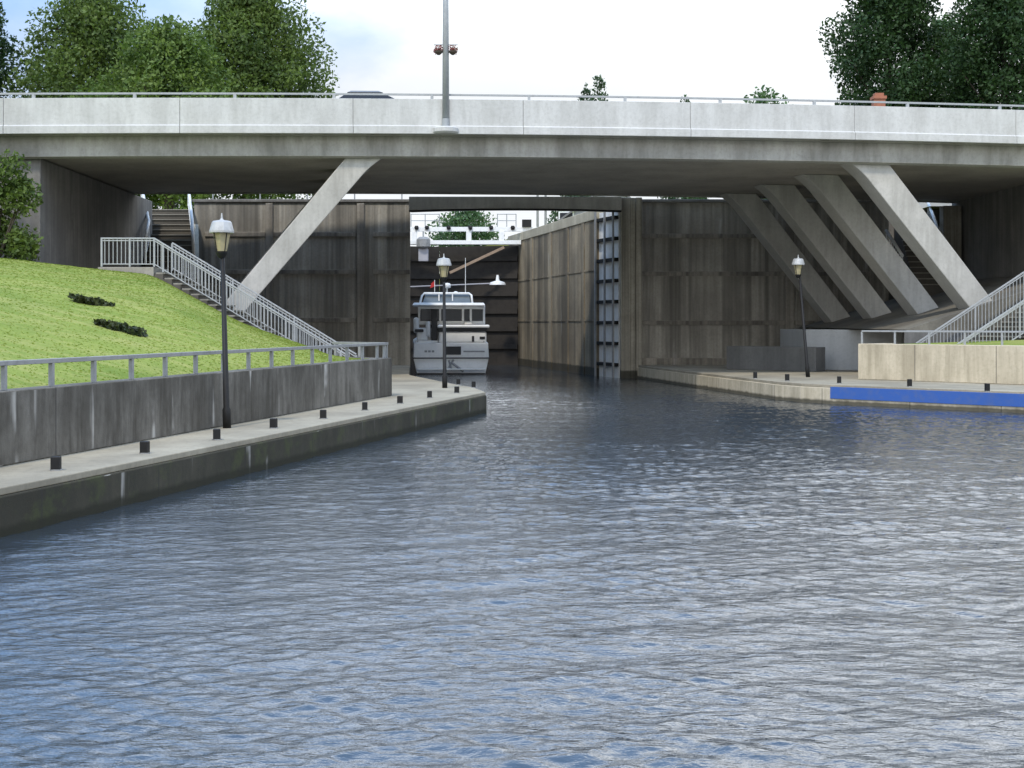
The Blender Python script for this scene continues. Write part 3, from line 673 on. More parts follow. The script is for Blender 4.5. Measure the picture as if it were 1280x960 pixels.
# ------------------------------------------------------------------ lock: front walls, chamber, gates
def ledges(bm, x0, x1, y, zs, h=0.22, d=0.07):
    for z in zs: box(bm, x0, x1, y - d, y + 0.02, z - h / 2, z + h / 2)
lw = thing('lock_wall', 'dark streaked board-marked lock wall left of the lock mouth behind the stairs', 'lock wall', (-10, 64, 0))
bm = new(); prism(bm, [(-15.15, 64), (lx(64), 64), (lx(86), 86), (lx(86) - 1.2, 86), (lx(65.2) - 1.2, 65.2), (-15.15, 65.2)], -2, 8.36); under(lw, obj('wall_face', bm, M['lockwall'], bevel=.03))
bm = new()
for a, b in ((-14.62, -11.75), (-11.35, -7.42), (-6.62, lx(64) - .02)): ledges(bm, a, b, 64, (6.83, 5.04, 2.75))
for a, b in ((-11.72, -11.38), (-7.38, -7.02)): box(bm, a, b, 63.88, 64.02, .3, 8.3)
under(lw, obj('wall_band', bm, M['band'], bevel=.02))
bm = new(); prism(bm, [(-15.2, 63.9), (lx(64) + .08, 63.9), (lx(64) - .3, 65.3), (-15.2, 65.3)], 8.363, 8.5); under(lw, obj('coping', bm, M['abut'], bevel=.02))
rw = thing('lock_wall', 'brownish streaked lock wall right of the lock mouth behind the slanted legs', 'lock wall', (11, 64, 0))
bm = new(); prism(bm, [(6.1, 64), (17.95, 64), (17.95, 65.2), (6.1, 65.2)], -2, 8.36); under(rw, obj('wall_face', bm, M['lockwall'], bevel=.03))
bm = new()
ledges(bm, 6.13, 13.0, 64, (6.75, 4.95, 2.62)); ledges(bm, 13.4, 17.1, 64, (4.95, 2.62))
box(bm, 12.98, 13.42, 63.85, 64.02, .55, 8.3); box(bm, 6.13, 17, 63.8, 64.02, .5, .95)
under(rw, obj('wall_band', bm, M['band'], bevel=.02))
bm = new(); prism(bm, [(6.1, 63.9), (17.3, 63.9), (17.3, 65.3), (6.1, 65.3)], 8.363, 8.5); under(rw, obj('coping', bm, M['abut'], bevel=.02))
# pier beside the gate recess
bm = new(); prism(bm, [(5.12, 63.3), (5.55, 63.2), (5.56, 63.35), (5.82, 63.35), (5.83, 63.2), (6.12, 63.2), (6.09, 65.2), (5.14, 65.2)], -2, 8.52)
tag(obj('lock_pier', bm, M['pier'], bevel=.03), 'pale concrete pier with rusty streaks at the right side of the lock mouth', 'pier')
# right chamber wall
cw = thing('chamber_wall', 'tall tan streaked wall along the right inside of the lock chamber with lighter coping', 'lock wall', (2, 75, 0))
bm = new(); prism(bm, [(rx(66), 66), (rx(66) + 1.2, 66.0), (rx(87) + 1.2, 87), (rx(87), 87)], -2, 7.70); under(cw, obj('wall_face', bm, M['lockside'], bevel=.03))
bm = new(); prism(bm, [(rx(66) - .06, 65.98), (rx(66) + 1.3, 65.98), (rx(87) + 1.3, 87), (rx(87) - .06, 87)], 7.703, 8.22); under(cw, obj('coping', bm, M['coping'], bevel=.03))
bm = new()
for z in (5.2, 2.7): prism(bm, [(rx(66.05) - .035, 66.05), (rx(66.05) + .1, 66.05), (rx(86.5) + .1, 86.5), (rx(86.5) - .035, 86.5)], z, z + .09)
for yy in (68.2, 71.5, 75.2, 80): prism(bm, [(rx(yy) - .05, yy), (rx(yy) + .1, yy), (rx(yy + .5) + .1, yy + .5), (rx(yy + .5) - .05, yy + .5)], -.5, 7.69)
under(cw, obj('wall_band', bm, M['lockside']))
# open lower gate leaf in its recess
ga, gb = Vector((4.28, 66.0, 0)), Vector((5.06, 63.75, 0)); gd = (gb - ga).normalized(); gn = Vector((gd.y, -gd.x, 0)); gn = gn if gn.x < 0 else -gn
gt = thing('lock_gate', 'open pale steel lock gate leaf with dark cross ribs, folded into the right recess', 'lock gate', ga)
bm = new(); q = [ga, gb, gb - gn * .2, ga - gn * .2]; prism(bm, [(p.x, p.y) for p in q], -1, 8.0); under(gt, obj('gate_plate', bm, M['white']))
for k in range(8):
    z = .55 + k * 1.0; bm = new(); q = [ga + gn * .003, gb + gn * .003, gb + gn * .2, ga + gn * .2]
    prism(bm, [(p.x, p.y) for p in q], z, z + .16); under(gt, obj('cross_rib', bm, M['black'], bevel=.01))
for f in (0.02, .5, .93):
    bm = new(); p = ga + gd * (2.38 * f); prism(bm, [tuple((p + gn * .21)[:2]), tuple((p + gd * .12 + gn * .21)[:2]), tuple((p + gd * .12 + gn * .28)[:2]), tuple((p + gn * .28)[:2])], -1, 8.05); under(gt, obj('upright', bm, M['railgrey']))
# concrete footbridge over the lock mouth
bm = new(); pts = []
for k in range(13):
    x = -4.80 + (9.9) * k / 12; pts.append((x, 7.86 + .09 * (1 - ((k - 6) / 6) ** 2)))
f = [(x, 62.6, z) for x, z in pts] + [(5.1, 62.6, 8.50), (-4.8, 62.6, 8.50)]
extrude(bm, f, (0, 1.3, 0))
fb = thing('footbridge', 'low concrete footbridge spanning the lock mouth just behind the road bridge', 'footbridge', (0, 63, 8)); under(fb, obj('span', bm, M['leg'], bevel=.02))
bm = new()
for a, b in zip(pts[:-1], pts[1:]): beam(bm, (a[0], 62.66, a[1] - .045), (b[0], 62.66, b[1] - .045), .1, .08)
under(fb, obj('edge_beam', bm, M['black']))
# upper gate with walkway
def upper_gate():
    Yg = 84.0; xl, xr, xm = lx(84) + .02, rx(84) - .05, -4.6
    g = thing('lock_gate', 'closed dark timber upper lock gate behind the boat', 'lock gate', (xm, Yg, 0))
    for a, b in ((Vector((xl, Yg, 0)), Vector((xm, Yg + 1.2, 0))), (Vector((xr, Yg, 0)), Vector((xm + .02, Yg + 1.2, 0)))):
        d = (b - a).normalized(); n = Vector((d.y, -d.x, 0)); n = n if n.y < 0 else -n
        bm = new(); q = [a, b, b - n * .4, a - n * .4]; prism(bm, [(p.x, p.y) for p in q], -1, 7.45); lf = under(g, obj('gate_leaf', bm, M['timber']))
        bm = new()
        for z in (1.0, 2.1, 3.2, 4.3, 5.4, 6.5):
            q = [a + n * .003, b + n * .003, b + n * .16, a + n * .16]; prism(bm, [(p.x, p.y) for p in q], z, z + .3)
        m = obj('cross_beam', bm, M['timber']); m.parent = lf
    w = thing('gate_walkway', 'white footway with railings along the top of the upper lock gate', 'walkway', (xm, Yg - .6, 7.5))
    x0, x1 = xl, xr + .2
    def p(name, bm, m): return under(w, obj(name, bm, m, bevel=.01))
    bm = new(); box(bm, x0, x1, Yg - 1.0, Yg - .3, 7.47, 7.72); p('walkway_beam', bm, M['white'])
    bm = new(); box(bm, x0, x1 + 1.0, Yg - .9, Yg - .7, 8.28, 8.55); p('top_beam', bm, M['white'])
    for px in (518, 586, 627):
        x = at(px, 0, Yg - .8).x; bm = new(); box(bm, x - .16, x + .16, Yg - .95, Yg - .66, 7.723, 8.277); p('upright', bm, M['white'])
    for px in (521, 534, 561, 588, 614, 641):
        x = at(px, 0, Yg - .8).x; bm = new(); lathe(bm, [(.10, -.12), (.14, 0), (.10, .12)], 10, (x, Yg - 1.0, 8.5)); p('bolt_cap', bm, M['black'])
    bm = new(); box(bm, .62, 1.2, Yg - 1.1, Yg - .5, 8.553, 9.0); p('control_box', bm, M['black'])
    for a, b in ((515, 550), (622, 645)):
        xa, xb = at(a, 0, Yg).x, at(b, 0, Yg).x
        for z in (9.35, 8.95):
            bm = new(); tube(bm, [(xa, Yg - .8, z), (xb, Yg - .8, z)], .03, 6); p('hand_rail', bm, M['pole'])
        for k in range(3):
            x = xa + (xb - xa) * k / 2; bm = new(); tube(bm, [(x, Yg - .8, 8.553), (x, Yg - .8, 9.38)], .03, 6); p('rail_post', bm, M['pole'])
    xa = at(523, 0, Yg).x; 
    r = thing('gate_winch', 'pale blue grey winch hanging at the left end of the gate walkway', 'winch', (xa + .4, Yg - 1.2, 7.2))
    bm = new(); lathe(bm, [(.25, 0), (.42, .1), (.42, .55), (.25, .7)], 12, (xa + .4, Yg - 1.42, 7.2)); under(r, obj('drum', bm, M['railgrey']))
    bm = new(); box(bm, xa + .1, xa + .7, Yg - 1.5, Yg - 1.05, 6.4, 7.197); under(r, obj('housing', bm, M['siding'], bevel=.04))
    bm = new(); tube(bm, [(xa + .4, Yg - 1.42, 7.9), (xa + .4, Yg - 1.42, 8.25)], .05, 8); under(r, obj('spindle', bm, M['galv']))
    a = at(562, 341, Yg - 1.5); b = at(630, 309, Yg - .9); bm = new(); beam(bm, a, b, .14, .16)
    tag(obj('brace_pole', bm, M['pinkwood']), 'long pale brown pole slanting across the dark upper gate', 'pole')
    a = at(500, 359, Yg - 2.5); b = at(622, 354, Yg - 2.5); bm = new(); tube(bm, [a, b], .045, 6)
    cb = thing('floating_boom', 'thin pale boom with a small white float crossing in front of the upper gate', 'boom', a); under(cb, obj('boom_line', bm, M['siding']))
    bm = new(); lathe(bm, [(.5, -.1), (.45, .05), (.12, .15), (.07, .5)], 12, b); under(cb, obj('float', bm, M['white']))
upper_gate()
for px, lab in ((672, 'thin grey post above the right chamber wall, the left one of a pair'), (682, 'thin grey post above the right chamber wall, the right one of a pair')):
    p = at(px, 300, 90); r0 = thing('steel_post', lab, 'post', (p.x, 90, TOP), 0, 'steel posts by the lock'); bm = new(); tube(bm, [(p.x, 90, TOP), (p.x, 90, 13.0)], [.09, .07], 8); under(r0, obj('shaft', bm, M['railgrey']))
    bm = new(); lathe(bm, [(.16, 0), (.16, .05), (.1, .06)], 10, (p.x, 90, 13.0)); under(r0, obj('cap', bm, M['railgrey']))
# railing on the left lock wall top
railing('thin pale railing along the top of the left lock wall', [(-14.4, 64.7, 8.5), (-5.3, 64.7, 8.5)], 1.0, M['galv'], every=2.2, second=.45, rail=(.06, .06), post=.06)

# lock building with grey gable, and the brick house behind the bridge
def house(name, label, x0, x1, y0, y1, z0, eave, ridge, wm, rm, chim=None, axis='y'):
    h = thing(name, label, 'building', ((x0 + x1) / 2, (y0 + y1) / 2, z0)); xm, ym = (x0 + x1) / 2, (y0 + y1) / 2
    bm = new()
    if axis == 'y': extrude(bm, [(x0, y0, z0), (x1, y0, z0), (x1, y0, eave), (xm, y0, ridge), (x0, y0, eave)], (0, y1 - y0, 0))
    else: extrude(bm, [(x0, y0, z0), (x0, y1, z0), (x0, y1, eave), (x0, ym, ridge), (x0, y0, eave)], (x1 - x0, 0, 0))
    under(h, obj('wall', bm, wm)); bm = new(); o = .35; t = .16
    if axis == 'y':
        k = (ridge - eave) / (xm - x0)
        for s, xe in ((-1, x0), (1, x1)): extrude(bm, [(xe + s * o, y0 - o, eave - k * o + .01), (xm, y0 - o, ridge + .01), (xm, y0 - o, ridge + t), (xe + s * o, y0 - o, eave - k * o + t)], (0, y1 - y0 + 2 * o, 0))
    else:
        k = (ridge - eave) / (ym - y0)
        for s, ye in ((-1, y0), (1, y1)): extrude(bm, [(x0 - o, ye + s * o, eave - k * o + .01), (x0 - o, ym, ridge + .01), (x0 - o, ym, ridge + t), (x0 - o, ye + s * o, eave - k * o + t)], (x1 - x0 + 2 * o, 0, 0))
    rf = under(h, obj('roof', bm, rm))
    nw = 3
    for i in range(nw):
        xa = x0 + (x1 - x0) * (i + .5) / nw; bm = new(); box(bm, xa - .55, xa + .55, y0 - .06, y0 - .003, z0 + 1.0, z0 + 2.3); w = under(h, obj('window', bm, M['white']))
        bm = new(); box(bm, xa - .45, xa + .45, y0 - .075, y0 - .062, z0 + 1.1, z0 + 2.2); q = obj('pane', bm, M['glass']); q.parent = w
    if chim:
        cx, cy, top = chim; bm = new(); box(bm, cx - .32, cx + .32, cy - .32, cy + .32, ridge - 1.2, top - .35); box(bm, cx - .38, cx + .38, cy - .38, cy + .38, top - .347, top - .18); box(bm, cx - .25, cx + .25, cy - .25, cy + .25, top - .177, top)
        c = obj('chimney', bm, M['brick']); c.parent = rf
house('lock_office', 'small building with a lilac grey gable beyond the right chamber wall', 2.3, 11.5, 95, 104, TOP, 9.0, 12.4, M['siding'], M['roof'])
pc = at(1098, 117, 77); house('brick_house', 'house behind the bridge showing only its orange brick chimney', 15.5, 25.5, 73, 81, TOP, 11.2, 13.8, M['siding'], M['roof'], (pc.x, 77, pc.z), 'x')

# ------------------------------------------------------------------ right quay
QR = [(5.9, 63.2), (7.24, 55.3), (8.94, 45.7), (9.5, 44.2), (10.24, 43.2), (14.8, 38.7), (22, 31.6), (34, 20), (46, 8)]
root = thing('quay', 'low cream concrete quay with a blue painted strip on the right', 'quay', (12, 45, 0))
pr = QR + [(60, 8), (60, 63.95), (5.9, 63.95)]
bm = new(); prism(bm, pr, -2, 0.52); under(root, obj('quay_wall', bm, M['cream'], bevel=.02))
bm = new(); prism(bm, inset(pr, .04), .523, .62); under(root, obj('paving', bm, M['quaytop'], bevel=.015))
# blue strip
bl = [Vector((10.24, 43.2, 0)), Vector((14.8, 38.7, 0)), Vector((22, 31.6, 0)), Vector((34, 20, 0))]; bm = new()
for a, b in zip(bl[:-1], bl[1:]):
    d = (b - a).normalized(); n = Vector((d.y, -d.x, 0)); n = n if n.y < 0 else -n
    q = [a + n * .002, b + n * .002, b + n * .03, a + n * .03]; prism(bm, [(p.x, p.y) for p in q], .18, .56)
under(root, obj('blue_strip', bm, M['blue'], bevel=.008))
# planter wall and its lawn
PW = [(12.2, 47.4), (16.4, 43.1), (24, 35.4), (40, 19)]
bm = new(); v = [Vector((x, y, 0)) for x, y in PW]; d = (v[1] - v[0]).normalized(); n = Vector((-d.y, d.x, 0)); n = n if n.y > 0 else -n
ring = [(p.x, p.y) for p in v] + [((p + n * .35).x, (p + n * .35).y) for p in v[::-1]]
prism(bm, ring, .624, 1.88); e0 = v[0] + n * .352 ; prism(bm, [(e0.x, e0.y), (v[0].x + .35 + n.x * .352, v[0].y - .35 + n.y * .352), (13.9, 48.6), (13.5, 48.9)], .624, 1.875)
tag(obj('planter_wall', bm, M['cream'], bevel=.02), 'cream concrete planter wall with vertical streaks on the right quay', 'wall')
bm = new(); q = [v[0] + n * .33 + Vector((.3, -.3, 0)), v[1] + n * .33, v[2] + n * .33, v[3] + n * .33]
face(bm, [(q[0].x, q[0].y, 1.84), (q[1].x, q[1].y, 1.84), (17.6, 45.4, 2.05), (14.2, 47.6, 1.86)])
face(bm, [(q[1].x, q[1].y, 1.84), (q[2].x, q[2].y, 1.84), (q[3].x, q[3].y, 1.84), (60, 30, 4.5), (60, 49, 4.6), (21.2, 49, 4.6), (17.6, 45.4, 2.05)])
structure(obj('lawn', bm, M['grass']))
railing('low grey rail on top of the cream planter wall', [v[0] + n * .15 + Vector((.05, -.05, 1.88)), v[1] + n * .15 + Vector((0, 0, 1.88)), v[2] + n * .15 + Vector((0, 0, 1.88))], .47, M['galv'], rail=(.07, .06), post=.06, every=1.25)
# right stairs with two railings
RB = Vector((14.6, 48.55, .62)); sl = .66; wv = (0.55, -2.8)
stair('stairs', 'concrete stairs climbing to the right bank beside the front bridge leg', RB + Vector((6.2, 0, 6.2 * sl)), (-6.2, 0), 6.2 * sl, wv, 24, M['step'], .2)
def rp(x, k): return Vector((RB.x + x + wv[0] * k, RB.y + wv[1] * k, RB.z + sl * x + .06))
railing('grey baluster railing on the far side of the right stairs', [rp(.0, 0), rp(6.4, 0)], 1.22, M['galv'], rail=(.07, .06), post=.06, every=2.2, second=1.1, bottom=.1, bal=.15, group='railings of the right stairs')
railing('grey baluster railing on the near side of the right stairs', [rp(.0, 1), rp(6.4, 1)], 1.22, M['galv'], rail=(.07, .06), post=.06, every=2.2, second=1.1, bottom=.1, bal=.15, group='railings of the right stairs')
# ground sloping up under the right side of the bridge
bm = new()
face(bm, [(14.4, 49.2, 2.36), (21.4, 49.2, 4.6), (21.0, 63.9, 4.6), (13.6, 63.9, 2.40)])
face(bm, [(14.4, 49.2, 2.36), (21.4, 49.2, 4.6), (21.4, 49.2, 2.0), (14.4, 49.2, 2.0)])
face(bm, [(21.0, 48.9, 4.6), (60, 48.9, 4.62), (60, 52, 4.62), (21.4, 50.2, 4.6)])
structure(obj('bank', bm, M['slope']))
# pale thrust block below the legs
bm = new(); prism(bm, [(12.45, 57.0), (14.3, 49.1), (24, 49.1), (24, 62.2), (12.45, 62.2)][0:1] + [(16.0, 55.2), (24, 55.2), (24, 62.2), (12.4, 62.2)], .624, [2.33, 2.34, 2.3, 2.3, 2.33])
tag(obj('thrust_block', bm, M['paleblock'], bevel=.03), 'pale grey concrete block below the feet of the slanted legs on the right', 'concrete block')
bm = new(); prism(bm, [(14.3, 49.0), (16.1, 55.15), (24, 55.15), (24, 49.0)][::-1], .624, 2.34)
tag(obj('footing', bm, M['darkblock'], bevel=.03), 'dark concrete footing under the front right bridge leg', 'footing')
# dark parapet block
p0 = at(908, 0, 57.6); p1 = at(1020, 0, 54.8)
bm = new(); d = Vector((p1.x - p0.x, p1.y - p0.y, 0)).normalized(); n = Vector((-d.y, d.x, 0)); q = [p0, p1, p1 + n * .8, p0 + n * .8]
prism(bm, [(p.x, p.y) for p in q], .624, 1.62); tag(obj('parapet_block', bm, M['darkblock'], bevel=.02), 'long low dark grey concrete block on the right quay before the lock wall', 'concrete block')
# upper stairs at the back right
def ur(u, v): return Vector((18.0 + u + .13 * v, 60 + v, 0))
a = ur(0, 6.2); stair('stairs', 'flight of concrete steps rising behind the bridge at the right lock wall', (a.x, a.y, 8.45), (-.13 * 6.2, -6.2), 4.1, (1.65, 0), 15, M['step'], 2.2)
white_rail('white handrail on the right of the back right steps', [at(1160, 253, 65.5), at(1172, 285, 62), at(1186, 308, 60)], 'white handrails of the upper stairs')
white_rail('white handrail low between two slanted right legs', [at(1108, 288, 61), at(1128, 320, 58.6)], 'white handrails of the upper stairs')
bm = new(); box(bm, 17.9, 22, 66.21, 66.6, 2.2, 8.19); tag(obj('wall_panel', bm, M['abut']), 'grey wall closing off the top of the back right steps', 'wall')
bm = new(); box(bm, 20.0, 20.85, 62.3, 62.9, 2.2, 8.05); tag(obj('wall_panel', bm, M['pier'], bevel=.03), 'short tan wall panel beside the back right steps', 'wall')

# ------------------------------------------------------------------ quay lamps
def lamp_parts(r0, H, lean, glow=True):
    def par(o): o.parent = r0; return o
    k = lean
    def P(z): return Vector((k[0] * z / H, k[1] * z / H, z))
    bm = new(); tube(bm, [P(0), P(.35), P(.4), P(H - .75)], [.08, .08, .06, .042], 14); par(obj('post', bm, M['black'], smooth=True))
    c = P(H); x, y = c.x, c.y
    bm = new(); lathe(bm, [(.05, H - .76), (.08, H - .72), (.11, H - .66), (.115, H - .63)], 12, (x, y, 0)); par(obj('lantern_base', bm, M['black']))
    bm = new(); lathe(bm, [(.10, H - .628), (.165, H - .28)], 8, (x, y, 0)); g = par(obj('lamp_glass', bm, M['lampglass']))
    bm = new()
    for i in range(4):
        a = math.pi / 4 + i * math.pi / 2; beam(bm, (x + .106 * math.cos(a), y + .106 * math.sin(a), H - .63), (x + .175 * math.cos(a), y + .175 * math.sin(a), H - .28), .016, .016)
    par(obj('lantern_frame', bm, M['black']))
    bm = new(); lathe(bm, [(.235, H - .277), (.235, H - .24), (.19, H - .08), (.16, H - .05), (.04, H - .03), (.02, H), (.012, H + .1)], 16, (x, y, 0)); par(obj('lamp_cap', bm, M['lampcap']))
p = Vector((-5.44, 25.65, .6)); r0 = thing('quay_lamp', 'black quay lamp post with amber lantern and pale cap before the lawn', 'lamp post', p, 0, 'lamp posts on the quays'); lamp_parts(r0, 4.0, (-.1, 0))
p = at(556, 485, 41.5); r0 = thing('quay_lamp', 'thin black quay lamp post standing in front of the boat', 'lamp post', (p.x, p.y, .6), 0, 'lamp posts on the quays'); lamp_parts(r0, 4.05, (-.03, 0))
p = at(1010, 472, 49.4); r0 = thing('quay_lamp', 'dark leaning quay lamp post on the right quay beside the dark concrete block', 'lamp post', (p.x, p.y, .62), 0, 'lamp posts on the quays'); lamp_parts(r0, 4.4, (-.36, 0))

# ------------------------------------------------------------------ mooring posts
bm = new(); box(bm, -.062, .062, -.062, .062, 0, .19); proto = obj('post', bm, M['black'], bevel=.012)
bm = new(); lathe(bm, [(.085, 0.001), (.085, .018)], 10); pl = obj('base_plate', bm, M['railgrey'])
first = []
def bollard(p, lab, grp, sc=1.0):
    if not first:
        r0 = thing('mooring_post', lab, 'mooring post', p, random.uniform(-.2, .2), grp); proto.parent = r0; pl.parent = r0; first.append(r0)
    else:
        r0 = copy_tree(first[0]); r0.location = p; r0.rotation_euler = (0, 0, random.uniform(-.2, .2)); tag(r0, lab, 'mooring post', grp)
    r0.scale = (1, 1, sc)
ords = ['nearest', 'second', 'third', 'fourth', 'fifth', 'sixth', 'seventh', 'eighth', 'ninth']
wh = ['first', 'second', 'third', 'fourth', 'fifth', 'sixth', 'seventh', 'eighth', 'ninth']
gl = 'mooring posts along the left quay edge'
for i, (px, py) in enumerate(((70, 588), (181, 567), (271, 550), (342, 535.5), (404, 523.5), (456, 513), (500, 504.5), (537, 497.5), (571, 491.5))):
    Y = F * 2.0 / (py - HY); p = at(px, py, Y); p.z = .6
    lab = ('short black mooring post on the left quay edge, nearest of its row', 'short black mooring post on the left quay, next beyond the nearest one', 'short black mooring post just left of the amber lantern post',
           'short black mooring post just right of the amber lantern post', 'short black mooring post, second to the right of the amber lantern post', 'short black mooring post left of the retaining wall end corner',
           'short black mooring post just right of the retaining wall end corner', 'short black mooring post left of the thin lamp before the boat', 'short black mooring post right of the thin lamp, on the front quay edge')[i]
    bollard(p, lab, gl)
for px, py, lab in ((573, 481, 'short dark mooring post on the back quay edge directly under the boat'), (592, 484.5, 'short dark mooring post on the back edge near the left quay tip')):
    p = at(px, py, F * 2.0 / (py - HY)); p.z = .6; bollard(p, lab, gl)
for px, py, lab in ((944, 473.3, 'short dark mooring post farthest along the right quay edge'), (984, 476.3, 'short dark mooring post just left of the leaning lamp on the right quay'), (1049, 479.5, 'short dark mooring post at the left end of the blue strip'),
                    (1137, 483.5, 'short dark mooring post above the middle of the blue strip'), (1234, 489.5, 'short dark mooring post near the right frame edge above the blue strip')):
    p = at(px, py, F * 1.98 / (py - HY)); p.z = .62; bollard(p, lab, 'mooring posts along the right quay edge', 1.25)

# ------------------------------------------------------------------ boat
def boat():
    p = at(564, 468, 68.3); r0 = thing('motor_boat', 'white cabin cruiser seen from the stern in the lock mouth', 'boat', (p.x, p.y, 0), R(5.0))
    r0.rotation_euler = (0, 0, R(4.0))
    def par(o, q=r0): o.parent = q; return o
    # hull stations: y, half width at water, at knuckle, at sheer, heights
    st = [(0, 1.74, 1.92, 1.88, .85, 1.6), (2.5, 1.78, 1.95, 1.95, .88, 1.62), (5.5, 1.6, 1.88, 1.95, .98, 1.72), (8.0, 1.0, 1.4, 1.65, 1.15, 1.9), (9.8, .35, .7, 1.0, 1.35, 2.05), (10.9, .03, .08, .12, 1.6, 2.2)]
    bm = new(); rings = []
    for y, a, b, c, zk, zs in st: rings.append([bm.verts.new(q) for q in ((0, y, -.5), (a * .9, y, -.35), (a, y, .05), (b, y, zk), (c, y, zs), (-c, y, zs), (-b, y, zk), (-a, y, .05), (-a * .9, y, -.35))])
    for i in range(len(st) - 1):
        for k in range(9): bm.faces.new((rings[i][k], rings[i][(k + 1) % 9], rings[i + 1][(k + 1) % 9], rings[i + 1][k]))
    bm.faces.new(rings[0][::-1]); bm.faces.new(rings[-1]); par(obj('hull', bm, M['gelcoat'], bevel=.04))
    def bx(nm, m, *a, bev=.02, q=None): b_ = new(); box(b_, *a); o = obj(nm, b_, m, bevel=bev); o.parent = q or r0; return o
    bx('rub_rail', M['boatdark'], -1.96, 1.96, -.07, -.003, .80, .86)
    bx('waterline_band', M['boatdark'], -1.72, 1.72, -.03, -.003, -.1, .07)
    bx('transom_plate', M['boatdark'], -.38, .50, -.03, -.004, 1.0, 1.42, bev=.01)
    bx('swim_platform', M['gelcoat'], -1.7, 1.7, -.45, -.075, .22, .30)
    # swim ladder folded on the transom
    b_ = new(); tube(b_, [(-.12, -.1, .35), (.12, -.1, .75)], .05, 6); tube(b_, [(.02, -.1, .6), (.62, -.1, .15)], .07, 6); tube(b_, [(-.12, -.1, .72), (.04, -.1, .2)], .05, 6); par(obj('swim_ladder', b_, M['boatgrey']))
    for x0, x1 in ((-1.35, -1.22), (-1.17, -1.04), (-.99, -.86)): bx('name_mark', M['boatgrey'], x0, x1, -.012, -.003, 1.12, 1.22, bev=0)
    bx('name_mark', M['boatgrey'], .62, 1.7, -.012, -.003, 1.13, 1.20, bev=0)
    # aft deck coaming, cabin sides
    bx('aft_cabin', M['gelcoat'], -.62, 1.80, .05, 4.0, 1.6, 2.18, bev=.08)
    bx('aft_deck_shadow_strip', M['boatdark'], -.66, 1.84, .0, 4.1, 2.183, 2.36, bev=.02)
    bx('aft_deck_rail', M['gelcoat'], -.7, 1.95, -.15, .5, 2.363, 2.52, bev=.06)
    bx('vent_mark', M['boatdark'], 1.05, 1.17, .02, .046, 1.65, 1.95, bev=.01); bx('vent_mark', M['boatdark'], 1.45, 1.72, .02, .046, 1.78, 1.92, bev=.01)
    bx('side_deck', M['gelcoat'], -1.82, -.66, .3, 4.0, 1.6, 1.72)
    bx('companion_door', M['boatdark'], -1.0, -.7, .32, 3.9, 1.723, 3.3)
    bx('deck_locker', M['gelcoat'], -1.75, -1.2, .25, 1.1, 1.723, 2.35, bev=.06); bx('fender', M['white'], -1.92, -1.62, .1, .42, 2.1, 2.9, bev=.12); bx('fender', M['white'], -1.3, -1.05, .2, .44, 1.9, 2.7, bev=.1)
    bx('deck_cushion', M['boatdark'], -1.85, -1.4, .05, .24, 2.15, 2.3, bev=.04)
    # glazed saloon enclosure
    cab = bx('saloon_window', M['glass'], -1.55, 1.72, .7, 6.0, 2.72, 3.32, bev=.03)
    bx('window_band', M['gelcoat'], -1.6, 1.76, .66, 6.05, 3.322, 3.498); bx('window_band', M['gelcoat'], -1.6, 1.76, .66, 6.05, 2.53, 2.718)
    for x in (-1.62, -.55, .62, 1.02, 1.70): bx('window_post', M['gelcoat'], x - .055, x + .055, .62, .655, 2.53, 3.48, bev=.01)
    bx('pillow', M['white'], .68, 1.08, .5, .69, 2.53, 2.66, bev=.04)
    bx('saloon_wall', M['gelcoat'], -1.6, 1.75, .75, 6.6, 1.6, 2.36)
    # hard top
    b_ = new(); hexa(b_, [(-1.98, -.1, 3.5), (1.74, -.1, 3.5), (1.74, 6.4, 3.5), (-1.98, 6.4, 3.5)], [(-1.9, 0, 3.64), (1.66, 0, 3.64), (1.6, 6.2, 3.64), (-1.8, 6.2, 3.64)]); par(obj('hard_top', b_, M['white'], bevel=.04))
    # fly bridge screen: white frame with pale glass
    b_ = new(); hexa(b_, [(-1.45, 1.2, 3.643), (1.05, 1.2, 3.643), (1.05, 3.6, 3.643), (-1.45, 3.6, 3.643)], [(-1.3, 1.6, 4.1), (.98, 1.6, 4.1), (.98, 3.4, 4.1), (-1.3, 3.4, 4.1)]); par(obj('fly_bridge_screen', b_, M['paleglass'], bevel=.02))
    b_ = new(); tube(b_, [(-1.58, 1.1, 3.64), (-1.48, 1.3, 4.02), (-1.36, 1.45, 4.15), (.95, 1.45, 4.15), (1.08, 1.3, 4.05), (1.12, 1.1, 3.64)], .055, 8); par(obj('screen_frame', b_, M['white'], smooth=True))
    for x in (-.6, .1): bx('screen_post', M['gelcoat'], x - .03, x + .03, 1.3, 1.4, 3.645, 4.1, bev=.01)
    b_ = new(); tube(b_, [(-.18, 1.8, 4.1), (-.18, 1.8, 4.42)], .05, 8); ms = par(obj('radar_mast', b_, M['white']))
    b_ = new(); lathe(b_, [(.08, 4.423), (.20, 4.46), (.21, 4.6), (.15, 4.68), (.03, 4.7)], 14, (-.18, 1.8, 0)); d = obj('radar_dome', b_, M['white'], smooth=True); d.parent = ms
    b_ = new(); lathe(b_, [(.12, 4.16), (.1, 4.24), (.03, 4.27)], 10, (.28, 1.8, 0)); par(obj('horn', b_, M['white']))
    b_ = new(); tube(b_, [(.78, 1.6, 4.15), (.78, 1.6, 6.0)], [.022, .016], 6); par(obj('antenna', b_, M['white']))
    b_ = new(); tube(b_, [(-.82, 1.6, 4.15), (-.82, 1.6, 4.85)], .018, 6); fp = par(obj('flag_staff', b_, M['white']))
